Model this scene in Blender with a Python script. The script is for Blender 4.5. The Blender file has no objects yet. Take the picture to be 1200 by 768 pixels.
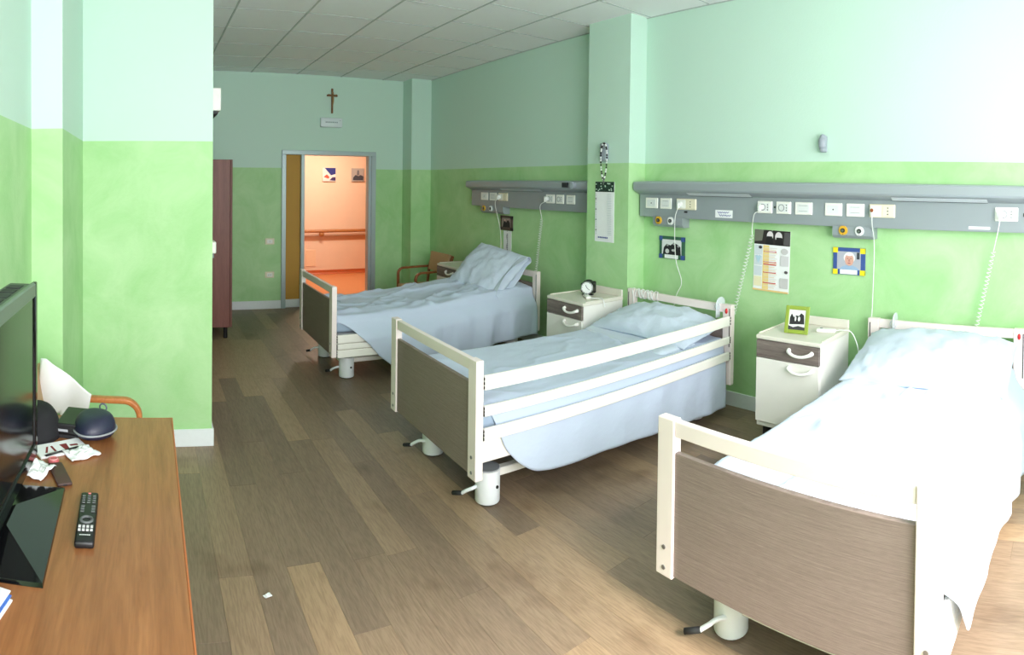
import bpy, bmesh, math, random
from mathutils import Vector, Matrix, noise
random.seed(7)
SC = bpy.context.scene
COL = SC.collection
# ------------------------------------------------------------------ camera (hand-held phone panorama: cylindrical)
F, XY, YH, CH = 696.5, 173.98, 227.18, 1.62
PIT, ROL = -0.019, 0.002
cd = bpy.data.cameras.new('camera'); cam = bpy.data.objects.new('camera', cd); COL.objects.link(cam)
cd.type = 'PANO'
cd.panorama_type = 'CENTRAL_CYLINDRICAL'
cd.central_cylindrical_range_u_min = -600/F
cd.central_cylindrical_range_u_max = 600/F
cd.central_cylindrical_range_v_min = -(768-YH)/F
cd.central_cylindrical_range_v_max = YH/F
cd.central_cylindrical_radius = 1.0
cd.clip_start = 0.01; cd.clip_end = 100
_a = (600-XY)/F
_cp, _sp, _cr, _sr = math.cos(PIT), math.sin(PIT), math.cos(ROL), math.sin(ROL)
_R = (Matrix(((_cr,0,_sr),(0,1,0),(-_sr,0,_cr))) @ Matrix(((1,0,0),(0,_cp,_sp),(0,-_sp,_cp)))).transposed()
_f = _R @ Vector((math.sin(_a), math.cos(_a), 0)); _r = _R @ Vector((math.cos(_a), -math.sin(_a), 0)); _u = _R @ Vector((0,0,1))
cam.matrix_world = Matrix(((_r.x,_u.x,-_f.x,0),(_r.y,_u.y,-_f.y,0),(_r.z,_u.z,-_f.z,CH),(0,0,0,1)))
SC.camera = cam
# ------------------------------------------------------------------ light
w = bpy.data.worlds.new('world'); SC.world = w; w.use_nodes = True
w.node_tree.nodes['Background'].inputs[0].default_value = (0.80, 0.90, 1.0, 1)
w.node_tree.nodes['Background'].inputs[1].default_value = 1.5
def area(name, loc, rot, sx, sy, power, col):
    l = bpy.data.lights.new(name, 'AREA'); l.shape = 'RECTANGLE'; l.size = sx; l.size_y = sy
    l.energy = power; l.color = col
    o = bpy.data.objects.new(name, l); COL.objects.link(o); o.location = loc; o.rotation_euler = rot
    return o
# daylight entering through the big window in the wall behind the photographer
area('window_daylight', (1.15, -1.05, 1.72), (math.radians(90), 0, 0), 2.9, 1.7, 105, (1.0, 0.965, 0.985))
# hazy sun falling steeply through the same window onto the near floor and the nearest bed
sl = bpy.data.lights.new('sun', 'SUN'); sl.energy = 7.4; sl.angle = math.radians(17); sl.color = (1.0, 0.95, 0.88)
so = bpy.data.objects.new('sun', sl); COL.objects.link(so)
so.rotation_euler = Vector((0.20, 0.735, -0.68)).to_track_quat('-Z', 'Y').to_euler()
SC.view_settings.view_transform = 'Standard'
SC.view_settings.look = 'None'
SC.view_settings.gamma = 1
SC.view_settings.use_curve_mapping = False
SC.view_settings.exposure = 0.72
SC.cycles.diffuse_bounces = 8
SC.cycles.max_bounces = 12
# ------------------------------------------------------------------ materials
def srgb(r, g, b):
    f = lambda c: (c/255/12.92) if c/255 <= 0.04045 else ((c/255+0.055)/1.055)**2.4
    return (f(r), f(g), f(b), 1)
MATS = {}
def base_mat(name):
    m = bpy.data.materials.new(name); m.use_nodes = True
    n = m.node_tree.nodes; l = m.node_tree.links
    return m, n, l, n['Principled BSDF']
def plain(name, col, rough=0.5, metal=0.0, var=0.04, scale=30, bump=0.0, spec=0.5, trans=0.0, alpha=1.0, coat=0.0):
    """procedural: a base colour with faint noise mottling, optional fine relief"""
    if name in MATS: return MATS[name]
    m, n, l, p = base_mat(name)
    p.inputs['Roughness'].default_value = rough; p.inputs['Metallic'].default_value = metal
    p.inputs['Specular IOR Level'].default_value = spec
    p.inputs['Transmission Weight'].default_value = trans; p.inputs['Alpha'].default_value = alpha
    p.inputs['Coat Weight'].default_value = coat
    tc = n.new('ShaderNodeTexCoord'); nz = n.new('ShaderNodeTexNoise'); nz.inputs['Scale'].default_value = scale
    nz.inputs['Detail'].default_value = 3
    mx = n.new('ShaderNodeMix'); mx.data_type = 'RGBA'
    c = srgb(*col)
    mx.inputs[6].default_value = tuple(x*(1-var) for x in c[:3])+(1,)
    mx.inputs[7].default_value = tuple(min(1, x*(1+var)) for x in c[:3])+(1,)
    l.new(tc.outputs['Object'], nz.inputs['Vector']); l.new(nz.outputs['Fac'], mx.inputs[0]); l.new(mx.outputs[2], p.inputs['Base Color'])
    if bump:
        b = n.new('ShaderNodeBump'); b.inputs['Strength'].default_value = bump; b.inputs['Distance'].default_value = 0.01
        l.new(nz.outputs['Fac'], b.inputs['Height']); l.new(b.outputs[0], p.inputs['Normal'])
    MATS[name] = m; return m
def wall_mat(name, zp, up=(194, 222, 208), lo1=(157, 205, 141), lo2=(182, 219, 167)):
    m, n, l, p = base_mat(name)
    p.inputs['Roughness'].default_value = 0.55; p.inputs['Specular IOR Level'].default_value = 0.35
    g = n.new('ShaderNodeNewGeometry'); sx = n.new('ShaderNodeSeparateXYZ'); l.new(g.outputs['Position'], sx.inputs[0])
    gt = n.new('ShaderNodeMath'); gt.operation = 'GREATER_THAN'; gt.inputs[1].default_value = zp; l.new(sx.outputs['Z'], gt.inputs[0])
    nz = n.new('ShaderNodeTexNoise'); nz.inputs['Scale'].default_value = 2.6; nz.inputs['Detail'].default_value = 7; nz.inputs['Roughness'].default_value = 0.65
    nz.inputs['Distortion'].default_value = 0.6
    l.new(g.outputs['Position'], nz.inputs['Vector'])
    rp = n.new('ShaderNodeValToRGB'); rp.color_ramp.elements[0].position = 0.32; rp.color_ramp.elements[1].position = 0.68
    rp.color_ramp.elements[0].color = srgb(*lo1); rp.color_ramp.elements[1].color = srgb(*lo2); l.new(nz.outputs['Fac'], rp.inputs[0])
    nu = n.new('ShaderNodeMix'); nu.data_type = 'RGBA'; c = srgb(*up)
    nu.inputs[6].default_value = tuple(x*0.985 for x in c[:3])+(1,); nu.inputs[7].default_value = c; l.new(nz.outputs['Fac'], nu.inputs[0])
    mx = n.new('ShaderNodeMix'); mx.data_type = 'RGBA'; l.new(gt.outputs[0], mx.inputs[0]); l.new(rp.outputs[0], mx.inputs[6]); l.new(nu.outputs[2], mx.inputs[7])
    l.new(mx.outputs[2], p.inputs['Base Color'])
    n2 = n.new('ShaderNodeTexNoise'); n2.inputs['Scale'].default_value = 60; l.new(g.outputs['Position'], n2.inputs['Vector'])
    b = n.new('ShaderNodeBump'); b.inputs['Strength'].default_value = 0.08; b.inputs['Distance'].default_value = 0.01
    l.new(n2.outputs['Fac'], b.inputs['Height']); l.new(b.outputs[0], p.inputs['Normal'])
    return m
def wood(name, cols, stretch=(1, 12, 12), scale=4.0, rough=0.4, rand=False, fine=0.35, coat=0.0, spec=0.4, bump=0.04):
    """procedural wood: stretched noise through a ramp; rand = tone differs from piece to piece"""
    if name in MATS: return MATS[name]
    m, n, l, p = base_mat(name)
    p.inputs['Roughness'].default_value = rough; p.inputs['Coat Weight'].default_value = coat; p.inputs['Specular IOR Level'].default_value = spec
    tc = n.new('ShaderNodeTexCoord'); mp = n.new('ShaderNodeMapping'); mp.inputs['Scale'].default_value = stretch
    oi = n.new('ShaderNodeObjectInfo')
    ad = n.new('ShaderNodeVectorMath'); ad.operation = 'ADD'
    ml = n.new('ShaderNodeVectorMath'); ml.operation = 'SCALE'; ml.inputs[0].default_value = (31, 57, 13); l.new(oi.outputs['Random'], ml.inputs['Scale'])
    l.new(tc.outputs['Object'], mp.inputs['Vector']); l.new(mp.outputs[0], ad.inputs[0])
    if rand: l.new(ml.outputs[0], ad.inputs[1])
    nz = n.new('ShaderNodeTexNoise'); nz.inputs['Scale'].default_value = scale; nz.inputs['Detail'].default_value = 8; nz.inputs['Roughness'].default_value = 0.62; nz.inputs['Distortion'].default_value = 0.7
    l.new(ad.outputs[0], nz.inputs['Vector'])
    rp = n.new('ShaderNodeValToRGB'); e = rp.color_ramp.elements
    e[0].position = 0.3; e[1].position = 0.7; e[0].color = srgb(*cols[0]); e[1].color = srgb(*cols[1])
    l.new(nz.outputs['Fac'], rp.inputs[0]); out = rp.outputs[0]
    if rand:
        r2 = n.new('ShaderNodeValToRGB'); r2.color_ramp.interpolation = 'LINEAR'; e = r2.color_ramp.elements
        e[0].position = 0.0; e[1].position = 1.0; e[0].color = srgb(*cols[2]); e[1].color = srgb(*cols[3])
        k = e.new(0.55); k.color = srgb(*cols[4])
        l.new(oi.outputs['Random'], r2.inputs[0])
        mx = n.new('ShaderNodeMix'); mx.data_type = 'RGBA'; mx.inputs[0].default_value = 0.62
        l.new(rp.outputs[0], mx.inputs[6]); l.new(r2.outputs[0], mx.inputs[7]); out = mx.outputs[2]
    if rand:   # scuffs and worn smudges across the planks
        gp = n.new('ShaderNodeNewGeometry'); ns = n.new('ShaderNodeTexNoise'); ns.inputs['Scale'].default_value = 2.3; ns.inputs['Detail'].default_value = 3
        l.new(gp.outputs['Position'], ns.inputs['Vector'])
        rs = n.new('ShaderNodeValToRGB'); rs.color_ramp.elements[0].position = 0.60; rs.color_ramp.elements[1].position = 0.74
        rs.color_ramp.elements[0].color = (1, 1, 1, 1); rs.color_ramp.elements[1].color = (0.66, 0.60, 0.56, 1); l.new(ns.outputs['Fac'], rs.inputs[0])
        ms = n.new('ShaderNodeMix'); ms.data_type = 'RGBA'; ms.blend_type = 'MULTIPLY'; ms.inputs[0].default_value = 1.0
        l.new(out, ms.inputs[6]); l.new(rs.outputs[0], ms.inputs[7]); out = ms.outputs[2]
    n3 = n.new('ShaderNodeTexNoise'); n3.inputs['Scale'].default_value = scale*7; n3.inputs['Detail'].default_value = 4; l.new(ad.outputs[0], n3.inputs['Vector'])
    m3 = n.new('ShaderNodeMix'); m3.data_type = 'RGBA'; m3.blend_type = 'MULTIPLY'; m3.inputs[0].default_value = fine
    l.new(out, m3.inputs[6]); r3 = n.new('ShaderNodeValToRGB'); r3.color_ramp.elements[0].position = 0.35; r3.color_ramp.elements[1].position = 0.6
    r3.color_ramp.elements[0].color = (0.45, 0.42, 0.4, 1); r3.color_ramp.elements[1].color = (1, 1, 1, 1)
    l.new(n3.outputs['Fac'], r3.inputs[0]); l.new(r3.outputs[0], m3.inputs[7]); l.new(m3.outputs[2], p.inputs['Base Color'])
    b = n.new('ShaderNodeBump'); b.inputs['Strength'].default_value = bump; b.inputs['Distance'].default_value = 0.01
    l.new(n3.outputs['Fac'], b.inputs['Height']); l.new(b.outputs[0], p.inputs['Normal'])
    MATS[name] = m; return m
def cloth(name, col, rough=0.85):
    if name in MATS: return MATS[name]
    m, n, l, p = base_mat(name)
    p.inputs['Roughness'].default_value = rough; p.inputs['Specular IOR Level'].default_value = 0.15
    p.inputs['Sheen Weight'].default_value = 0.15
    tc = n.new('ShaderNodeTexCoord'); wv = n.new('ShaderNodeTexNoise'); wv.inputs['Scale'].default_value = 9; wv.inputs['Detail'].default_value = 5
    l.new(tc.outputs['Object'], wv.inputs['Vector'])
    mx = n.new('ShaderNodeMix'); mx.data_type = 'RGBA'; c = srgb(*col)
    mx.inputs[6].default_value = tuple(x*0.96 for x in c[:3])+(1,); mx.inputs[7].default_value = c
    l.new(wv.outputs['Fac'], mx.inputs[0]); l.new(mx.outputs[2], p.inputs['Base Color'])
    b = n.new('ShaderNodeBump'); b.inputs['Strength'].default_value = 0.25; b.inputs['Distance'].default_value = 0.02
    l.new(wv.outputs['Fac'], b.inputs['Height']); l.new(b.outputs[0], p.inputs['Normal'])
    MATS[name] = m; return m
M = {}
M['wall'] = wall_mat('green_wall', 1.815)
M['wall_part'] = wall_mat('green_wall_partition', 1.872)
M['plank'] = wood('floor_vinyl', [(124, 104, 86), (156, 134, 112), (112, 97, 84), (174, 146, 114), (140, 120, 100)], stretch=(14, 1.3, 1), scale=1.6, rough=0.42, rand=True, fine=0.4, spec=0.4)
M['under'] = plain('floor_underlay', (58, 50, 42), 0.9)
M['tile'] = plain('ceiling_tile', (236, 236, 238), 0.9, var=0.03, scale=140, bump=0.08)
M['tbar'] = plain('ceiling_grid_metal', (176, 182, 180), 0.5)
M['plenum'] = plain('ceiling_plenum', (70, 72, 72), 0.9)
M['base'] = plain('baseboard_white', (226, 232, 234), 0.45)
M['alu'] = plain('door_frame_metal', (176, 190, 194), 0.35, metal=0.35)
M['mustard'] = plain('mustard_paint', (186, 140, 52), 0.6, scale=6)
M['peach'] = plain('corridor_peach', (236, 200, 172), 0.6, scale=5)
M['peach2'] = plain('corridor_floor_orange', (208, 132, 80), 0.35, scale=5)
M['cove'] = plain('corridor_cove', (190, 92, 44), 0.4)
M['railwood'] = wood('handrail_wood', [(168, 104, 54), (196, 132, 76)], (1, 12, 12), 4)
M['white'] = plain('white_plastic', (238, 238, 232), 0.35)
M['cream'] = plain('cream_plastic', (232, 224, 200), 0.4)
M['bedwhite'] = plain('bed_cream_lacquer', (236, 223, 221), 0.42, scale=8)
M['railwhite'] = plain('side_rail_white', (238, 235, 228), 0.42, scale=8)
M['legwhite'] = plain('bed_leg_white', (232, 236, 240), 0.35)
M['legcap'] = plain('leg_cap_grey', (138, 142, 146), 0.5)
M['black'] = plain('black_plastic', (22, 22, 24), 0.4)
M['rubber'] = plain('black_rubber', (34, 34, 36), 0.75)
M['oak'] = wood('grey_oak_laminate', [(126, 111, 105), (154, 138, 131)], stretch=(1, 1.5, 110), scale=3.2, rough=0.5, fine=0.45, bump=0.06)
M['nsdrawer'] = wood('drawer_grey_oak', [(104, 94, 90), (140, 128, 122)], stretch=(1, 1.0, 24), scale=2.6, rough=0.5, fine=0.4)
M['nswhite'] = plain('nightstand_white', (234, 232, 226), 0.4, scale=8)
M['nstop'] = plain('nightstand_top', (222, 218, 206), 0.4, scale=8)
M['sheet'] = cloth('pale_blue_sheet', (194, 206, 226))
M['sheet2'] = cloth('pale_blue_sheet_lining', (200, 212, 226))
M['pillow'] = cloth('pale_blue_pillowcase', (200, 212, 228))
M['mattress'] = cloth('mattress_cover', (160, 178, 198))
M['mattdark'] = cloth('mattress_grey_border', (120, 134, 148))
M['unit'] = plain('unit_grey_lacquer', (150, 158, 164), 0.38, metal=0.15, scale=5)
M['unit2'] = plain('unit_canopy_grey', (158, 166, 172), 0.36, metal=0.15, scale=5)
M['diff'] = plain('lamp_slot_diffuser', (206, 212, 218), 0.3)
M['dark'] = plain('dark_slot', (40, 42, 46), 0.6)
M['yellow'] = plain('yellow_ring', (222, 172, 50), 0.45)
M['ringwhite'] = plain('white_ring', (232, 234, 234), 0.45)
M['steel'] = plain('steel', (150, 152, 154), 0.3, metal=0.8)
M['table'] = wood('table_cherry', [(134, 84, 48), (166, 110, 68)], stretch=(16, 1.2, 4), scale=1.5, rough=0.32, fine=0.25, coat=0.12)
M['tedge'] = plain('table_edge_band', (176, 100, 56), 0.4)
M['wardrobe'] = wood('wardrobe_red_brown', [(112, 66, 58), (132, 82, 72)], stretch=(12, 12, 1), scale=1.5, rough=0.45, fine=0.2)
M['wardedge'] = plain('wardrobe_door_edge', (110, 66, 56), 0.5)
M['beech'] = wood('bentwood_beech', [(176, 104, 54), (202, 130, 74)], (3, 3, 3), 5, rough=0.35, fine=0.2)
M['beechdark'] = wood('bentwood_dark', [(118, 68, 34), (146, 90, 48)], (3, 3, 3), 5, rough=0.35, fine=0.2)
M['vinyl'] = plain('tan_upholstery', (182, 150, 112), 0.6, scale=14)
M['gloss'] = plain('tv_gloss_black', (12, 13, 14), 0.08, spec=0.6)
M['screen'] = plain('tv_screen', (10, 12, 12), 0.13, spec=0.7)
M['tvgrey'] = plain('tv_bezel_top', (96, 112, 100), 0.35)
M['navy'] = plain('navy_case', (30, 34, 56), 0.45, bump=0.05, scale=120)
M['paper'] = plain('paper_white', (238, 240, 242), 0.8)
M['cord'] = plain('cord_white', (232, 234, 232), 0.5)
M['hook'] = plain('clear_blue_plastic', (222, 230, 236), 0.2, alpha=0.75)
M['red'] = plain('red_plastic', (200, 30, 40), 0.4)
M['lime'] = plain('lime_frame', (142, 162, 62), 0.4)
M['bluef'] = plain('blue_card', (58, 84, 150), 0.6)
M['greenf'] = plain('green_card', (52, 96, 74), 0.6)
M['yelf'] = plain('yellow_corner', (240, 220, 40), 0.5)
M['cross'] = wood('crucifix_wood', [(112, 72, 38), (142, 96, 54)], (8, 8, 1), 5)
M['brass'] = plain('bronze_figure', (150, 120, 80), 0.4, metal=0.6)
M['greydev'] = plain('grey_device', (150, 158, 168), 0.4)
M['ink'] = plain('ink_blue', (52, 60, 150), 0.7)
M['inkd'] = plain('ink_dark', (60, 62, 70), 0.7)
M['brown'] = plain('brown_leather', (74, 52, 46), 0.55)
def pm(r, g, b): return plain('print_%d_%d_%d' % (r, g, b), (r, g, b), 0.75)
# ------------------------------------------------------------------ mesh builder
class B:
    def free(s): s.bm.free()
    def __init__(s): s.bm = bmesh.new(); s.mats = []; s.cur = 0
    def mat(s, m):
        if m not in s.mats: s.mats.append(m)
        s.cur = s.mats.index(m); return s
    def _new(s, faces):
        for f in faces: f.material_index = s.cur
    def box(s, x0, x1, y0, y1, z0, z1, bev=0.0, seg=1):
        x0, x1 = min(x0, x1), max(x0, x1); y0, y1 = min(y0, y1), max(y0, y1); z0, z1 = min(z0, z1), max(z0, z1)
        r = bmesh.ops.create_cube(s.bm, size=1)
        for v in r['verts']:
            v.co = Vector(((x0+x1)/2+v.co.x*(x1-x0), (y0+y1)/2+v.co.y*(y1-y0), (z0+z1)/2+v.co.z*(z1-z0)))
        fs = set(f for v in r['verts'] for f in v.link_faces); s._new(fs)
        if bev:
            es = list(set(e for f in fs for e in f.edges))
            q = bmesh.ops.bevel(s.bm, geom=es, offset=bev, segments=seg, affect='EDGES', profile=0.5)
            s._new(q['faces'])
        return s
    def cyl(s, c, r, h, axis='z', n=20, r2=None, bev=0.0):
        q = bmesh.ops.create_cone(s.bm, cap_ends=True, segments=n, radius1=r, radius2=r if r2 is None else r2, depth=h)
        R = {'z': Matrix.Identity(3), 'x': Matrix.Rotation(math.pi/2, 3, 'Y'), 'y': Matrix.Rotation(-math.pi/2, 3, 'X')}[axis]
        for v in q['verts']: v.co = R @ v.co + Vector(c)
        fs = set(f for v in q['verts'] for f in v.link_faces); s._new(fs)
        if bev:
            es = [e for e in set(e for f in fs for e in f.edges) if any(len(f.verts) > 4 for f in e.link_faces)]
            k = bmesh.ops.bevel(s.bm, geom=es, offset=bev, segments=2, affect='EDGES', profile=0.5); s._new(k['faces'])
        return s
    def sphere(s, c, r, sx=1, sy=1, sz=1, u=16, v=10):
        q = bmesh.ops.create_uvsphere(s.bm, u_segments=u, v_segments=v, radius=r)
        for k in q['verts']: k.co = Vector((k.co.x*sx, k.co.y*sy, k.co.z*sz))+Vector(c)
        s._new(set(f for k in q['verts'] for f in k.link_faces)); return s
    def torus(s, c, R, r, axis='x', n=24, m=8):
        pts = []
        for i in range(n):
            a = 2*math.pi*i/n
            p = {'x': (0, R*math.cos(a), R*math.sin(a)), 'y': (R*math.cos(a), 0, R*math.sin(a)), 'z': (R*math.cos(a), R*math.sin(a), 0)}[axis]
            pts.append(Vector(c)+Vector(p))
        return s.tube(pts, r, m, closed=True)
    def tube(s, pts, r, n=8, closed=False, flat=None):
        """sweep a circle (or a flat=(w,h) rectangle-ish ellipse) along points"""
        pts = [Vector(p) for p in pts]; N = len(pts); rings = []
        up = Vector((0, 0, 1)); prev = None
        for i, p in enumerate(pts):
            a = pts[(i-1) % N] if (closed or i) else pts[i]; b = pts[(i+1) % N] if (closed or i < N-1) else pts[i]
            t = (b-a).normalized()
            if prev is None:
                x = t.cross(up)
                if x.length < 1e-3: x = t.cross(Vector((0, 1, 0)))
            else:
                x = prev - t*prev.dot(t)
                if x.length < 1e-5: x = t.cross(up)
            x.normalize(); prev = x; y = t.cross(x).normalized()
            rr = r[i] if isinstance(r, (list, tuple)) else r
            ring = []
            for k in range(n):
                an = 2*math.pi*(k+0.5)/n; cx, cy = math.cos(an), math.sin(an)
                if flat:
                    ca, sa = abs(cx)**0.45*math.copysign(1, cx), abs(cy)**0.45*math.copysign(1, cy)
                    ring.append(s.bm.verts.new(p + x*ca*flat[0] + y*sa*flat[1]))
                else: ring.append(s.bm.verts.new(p + x*cx*rr + y*cy*rr))
            rings.append(ring)
        fs = []
        for i in range(N if closed else N-1):
            A, C = rings[i], rings[(i+1) % N]
            for k in range(n): fs.append(s.bm.faces.new((A[k], A[(k+1) % n], C[(k+1) % n], C[k])))
        if not closed: fs.append(s.bm.faces.new(rings[0][::-1])); fs.append(s.bm.faces.new(rings[-1]))
        s._new(fs); return s
    def prism(s, prof, ax, a, b):
        """extrude a 2-D profile along axis ax from a to b; profile coords are the other two axes in order"""
        def P(u, v, t): return {'x': (t, u, v), 'y': (u, t, v), 'z': (u, v, t)}[ax]
        A = [s.bm.verts.new(P(u, v, a)) for u, v in prof]; C = [s.bm.verts.new(P(u, v, b)) for u, v in prof]
        n = len(prof); fs = [s.bm.faces.new(A), s.bm.faces.new(C[::-1])]
        for i in range(n): fs.append(s.bm.faces.new((A[i], C[i], C[(i+1) % n], A[(i+1) % n])))
        s._new(fs); return s
    def grid(s, fn, nu, nv):
        V = [[s.bm.verts.new(fn(i/nu, j/nv)) for j in range(nv+1)] for i in range(nu+1)]
        fs = [s.bm.faces.new((V[i][j], V[i+1][j], V[i+1][j+1], V[i][j+1])) for i in range(nu) for j in range(nv)]
        s._new(fs); return s
    def rect(s, plane, off, a0, a1, b0, b1):
        """single flat printed patch in the plane x=off (a=y,b=z)"""
        if plane == 'x': c = [(off, a0, b0), (off, a1, b0), (off, a1, b1), (off, a0, b1)]
        elif plane == 'y': c = [(a0, off, b0), (a1, off, b0), (a1, off, b1), (a0, off, b1)]
        else: c = [(a0, b0, off), (a1, b0, off), (a1, b1, off), (a0, b1, off)]
        s._new([s.bm.faces.new([s.bm.verts.new(q) for q in c])]); return s
    def poly(s, cos):
        s._new([s.bm.faces.new([s.bm.verts.new(q) for q in cos])]); return s
    def build(s, name, mat=None, parent=None, smooth=False, solid=0.0, weld=False):
        if weld: bmesh.ops.remove_doubles(s.bm, verts=s.bm.verts, dist=1e-5)
        bmesh.ops.recalc_face_normals(s.bm, faces=s.bm.faces)
        me = bpy.data.meshes.new(name); s.bm.to_mesh(me); s.bm.free()
        for m in (s.mats or ([mat] if mat else [])): me.materials.append(m)
        if smooth:
            for p in me.polygons: p.use_smooth = True
            if smooth != True:
                try: me.set_sharp_from_angle(angle=math.radians(smooth))
                except Exception: pass
        o = bpy.data.objects.new(name, me); COL.objects.link(o)
        if parent: o.parent = parent
        if solid:
            md = o.modifiers.new('thickness', 'SOLIDIFY'); md.thickness = solid; md.offset = -1
        return o
def tag(o, label=None, cat=None, group=None, kind=None):
    if label: o['label'] = label
    if cat: o['category'] = cat
    if group: o['group'] = group
    if kind: o['kind'] = kind
    return o
def thing(name, loc, label, cat, group=None, rz=0.0, kind=None):
    o = bpy.data.objects.new(name, None); COL.objects.link(o); o.empty_display_size = 0.05
    o.location = loc; o.rotation_euler = (0, 0, rz)
    return tag(o, label, cat, group, kind)
def structure(o, label=None, cat=None): return tag(o, label, cat, None, 'structure')
def sm(a, b, x):
    t = max(0.0, min(1.0, (x-a)/(b-a))); return t*t*(3-2*t)
def fbm(x, y, z=0.0, o=3):
    return noise.fractal(Vector((x, y, z)), 1.0, 2.0, o)
# ------------------------------------------------------------------ room numbers
XB, YD, YN, H = 3.694, 7.471, -1.15, 3.028      # bed wall, door wall, window wall, ceiling
XL, YP, XPE = -0.548, 3.615, 0.392              # left wall, partition face, partition end
PX = 3.614                                      # front of the bedhead units
# ------------------------------------------------------------------ floor
fl = structure(B().box(XL-0.1, XB+0.1, YN-0.1, YD+0.06, -0.06, -0.004).build('floor', M['under']), 'grey-brown wood plank floor of the ward room', 'floor')
PW, PL = 0.145, 1.22
pb = B().box(0.0003, PW-0.0003, 0.0003, PL-0.0003, -0.004, 0.0, 0.0004); pme_o = pb.build('plank', M['plank'], fl); pme = pme_o.data
first = True
nx = int((XB-XL)/PW)+2
for i in range(nx):
    x = -0.58+i*PW
    if x > XB-0.005: break
    y = YN-0.06 - random.random()*PL*0.9
    while y < YD+0.02:
        if y+PL > YN+0.05 and not (x+PW < XPE and y > YP+0.4):
            if first: o = pme_o; first = False
            else: o = bpy.data.objects.new('plank', pme); COL.objects.link(o); o.parent = fl
            y0_, y1_ = max(y, YN-0.05), min(y+PL, YD+0.058)      # end planks are cut to length
            o.location = (x, y0_, 0); o.scale = (1, (y1_-y0_)/PL, 1)
        y += PL
# ------------------------------------------------------------------ ceiling with its 60 cm tiles
ce = structure(B().box(XL-0.1, XB+0.1, YN-0.1, YD+0.1, H+0.03, H+0.1).build('ceiling', M['plenum']), 'white suspended ceiling of square mineral tiles', 'ceiling')
tm = B().box(0.006, 0.594, 0.004, 0.596, 0.002, 0.016, 0.003); to = tm.build('ceiling_tile', M['tile'], ce); tmesh = to.data
XG = [0.7+0.598*k for k in range(-3, 6)]
firstt = True
for i, x in enumerate(XG[:-1]):
    off = 0.27 if x < 2.3 else 0.0
    for k in range(-8, 7):
        y = 3.9+off+0.6*k
        if y+0.6 < YN or y > YD: continue
        if x+0.6 < XPE and y > YP: continue
        if firstt: o = to; firstt = False
        else: o = bpy.data.objects.new('ceiling_tile', tmesh); COL.objects.link(o); o.parent = ce
        o.location = (x, y, H)
for x in XG: B().box(x-0.008, x+0.006, YN, YD, H-0.003, H+0.012).build('grid_runner', M['tbar'], ce)
for i, x in enumerate(XG[:-1]):
    off = 0.27 if x < 2.3 else 0.0
    for k in range(-8, 7):
        y = 3.9+off+0.6*k
        if YN < y < YD and not (x+0.6 < XPE and y > YP): B().box(x+0.009, x+0.586, y-0.003, y+0.003, H-0.001, H+0.012).build('grid_cross_bar', M['tbar'], ce)
# ------------------------------------------------------------------ walls
structure(B().box(XB, XB+0.14, YN, YD+0.14, 0, H+0.02).build('wall_right', M['wall']), 'long green wall behind the heads of the beds', 'wall')
DX0, DX1, DZ = 1.699, 2.996, 2.045
wb = B().box(XPE-0.2, DX0, YD, YD+0.14, 0, H+0.02).box(DX1, XB, YD, YD+0.14, 0, H+0.02).box(DX0, DX1, YD, YD+0.14, DZ, H+0.02)
structure(wb.build('wall_back', M['wall']), 'far green wall with the doorway to the corridor', 'wall')
structure(B().box(XL-0.6, XPE, YP, YD+0.14, 0, H+0.02).build('wall_partition', M['wall_part']), 'bright green wall block ending beside the table', 'wall')
structure(B().box(XL-0.14, XL, YN, YP, 0, H+0.02).build('wall_left', M['wall_part']), 'green wall behind the television', 'wall')
structure(B().box(XL, -0.40, 2.75, YP, 0, H+0.02).build('wall_pilaster', M['wall_part']), 'green pilaster in the corner behind the television', 'pilaster')
structure(B().box(3.497, XB, 3.345, 3.843, 0, H+0.02).build('wall_pillar', M['wall']), 'green pillar between the two grey bedhead units', 'pillar')
structure(B().box(3.40, XB, 7.19, YD, 0, H+0.02).build('wall_column', M['wall']), 'green corner column right of the doorway', 'column')
WX0, WX1, WZ0, WZ1 = -0.3, 2.6, 0.85, 2.6
wf = B().box(XL-0.14, WX0, YN-0.14, YN, 0, H+0.02).box(WX1, XB+0.14, YN-0.14, YN, 0, H+0.02).box(WX0, WX1, YN-0.14, YN, 0, WZ0).box(WX0, WX1, YN-0.14, YN, WZ1, H+0.02)
structure(wf.build('wall_front', M['wall']), 'green wall with the big window behind the viewer', 'wall')
wn = structure(thing('window_1', ((WX0+WX1)/2, YN-0.07, WZ0), 'wide white framed window behind the viewer', 'window'))
hw = (WX1-WX0)/2
for a in (-hw, -0.03, hw-0.06): B().box(a, a+0.06, -0.03, 0.03, 0, WZ1-WZ0).build('window_post', M['white'], wn)
for a in (0, WZ1-WZ0-0.06): B().box(-hw, hw, -0.028, 0.028, a, a+0.06).build('window_rail', M['white'], wn)
B().box(-hw-0.05, hw+0.05, 0.03, 0.2, -0.03, 0.0, 0.004).build('window_sill', M['white'], wn)
structure(B().box(XB-0.012, XB, YN, 3.345, 0, 0.105, 0.002).box(XB-0.012, XB, 3.843, 7.19, 0, 0.105, 0.002).build('baseboard_right', M['base']), 'white baseboard along the bed wall', 'baseboard')
structure(B().box(3.483, 3.497, 3.333, 3.845, 0, 0.105, 0.002).box(3.485, XB-0.012, 3.331, 3.345, 0, 0.105, 0.002).build('baseboard_pillar', M['base']), 'white baseboard around the pillar', 'baseboard')
structure(B().box(XPE, DX0, YD-0.012, YD, 0, 0.105, 0.002).box(DX1, 3.40, YD-0.012, YD, 0, 0.105, 0.002).build('baseboard_back', M['base']), 'white baseboard along the door wall', 'baseboard')
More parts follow.
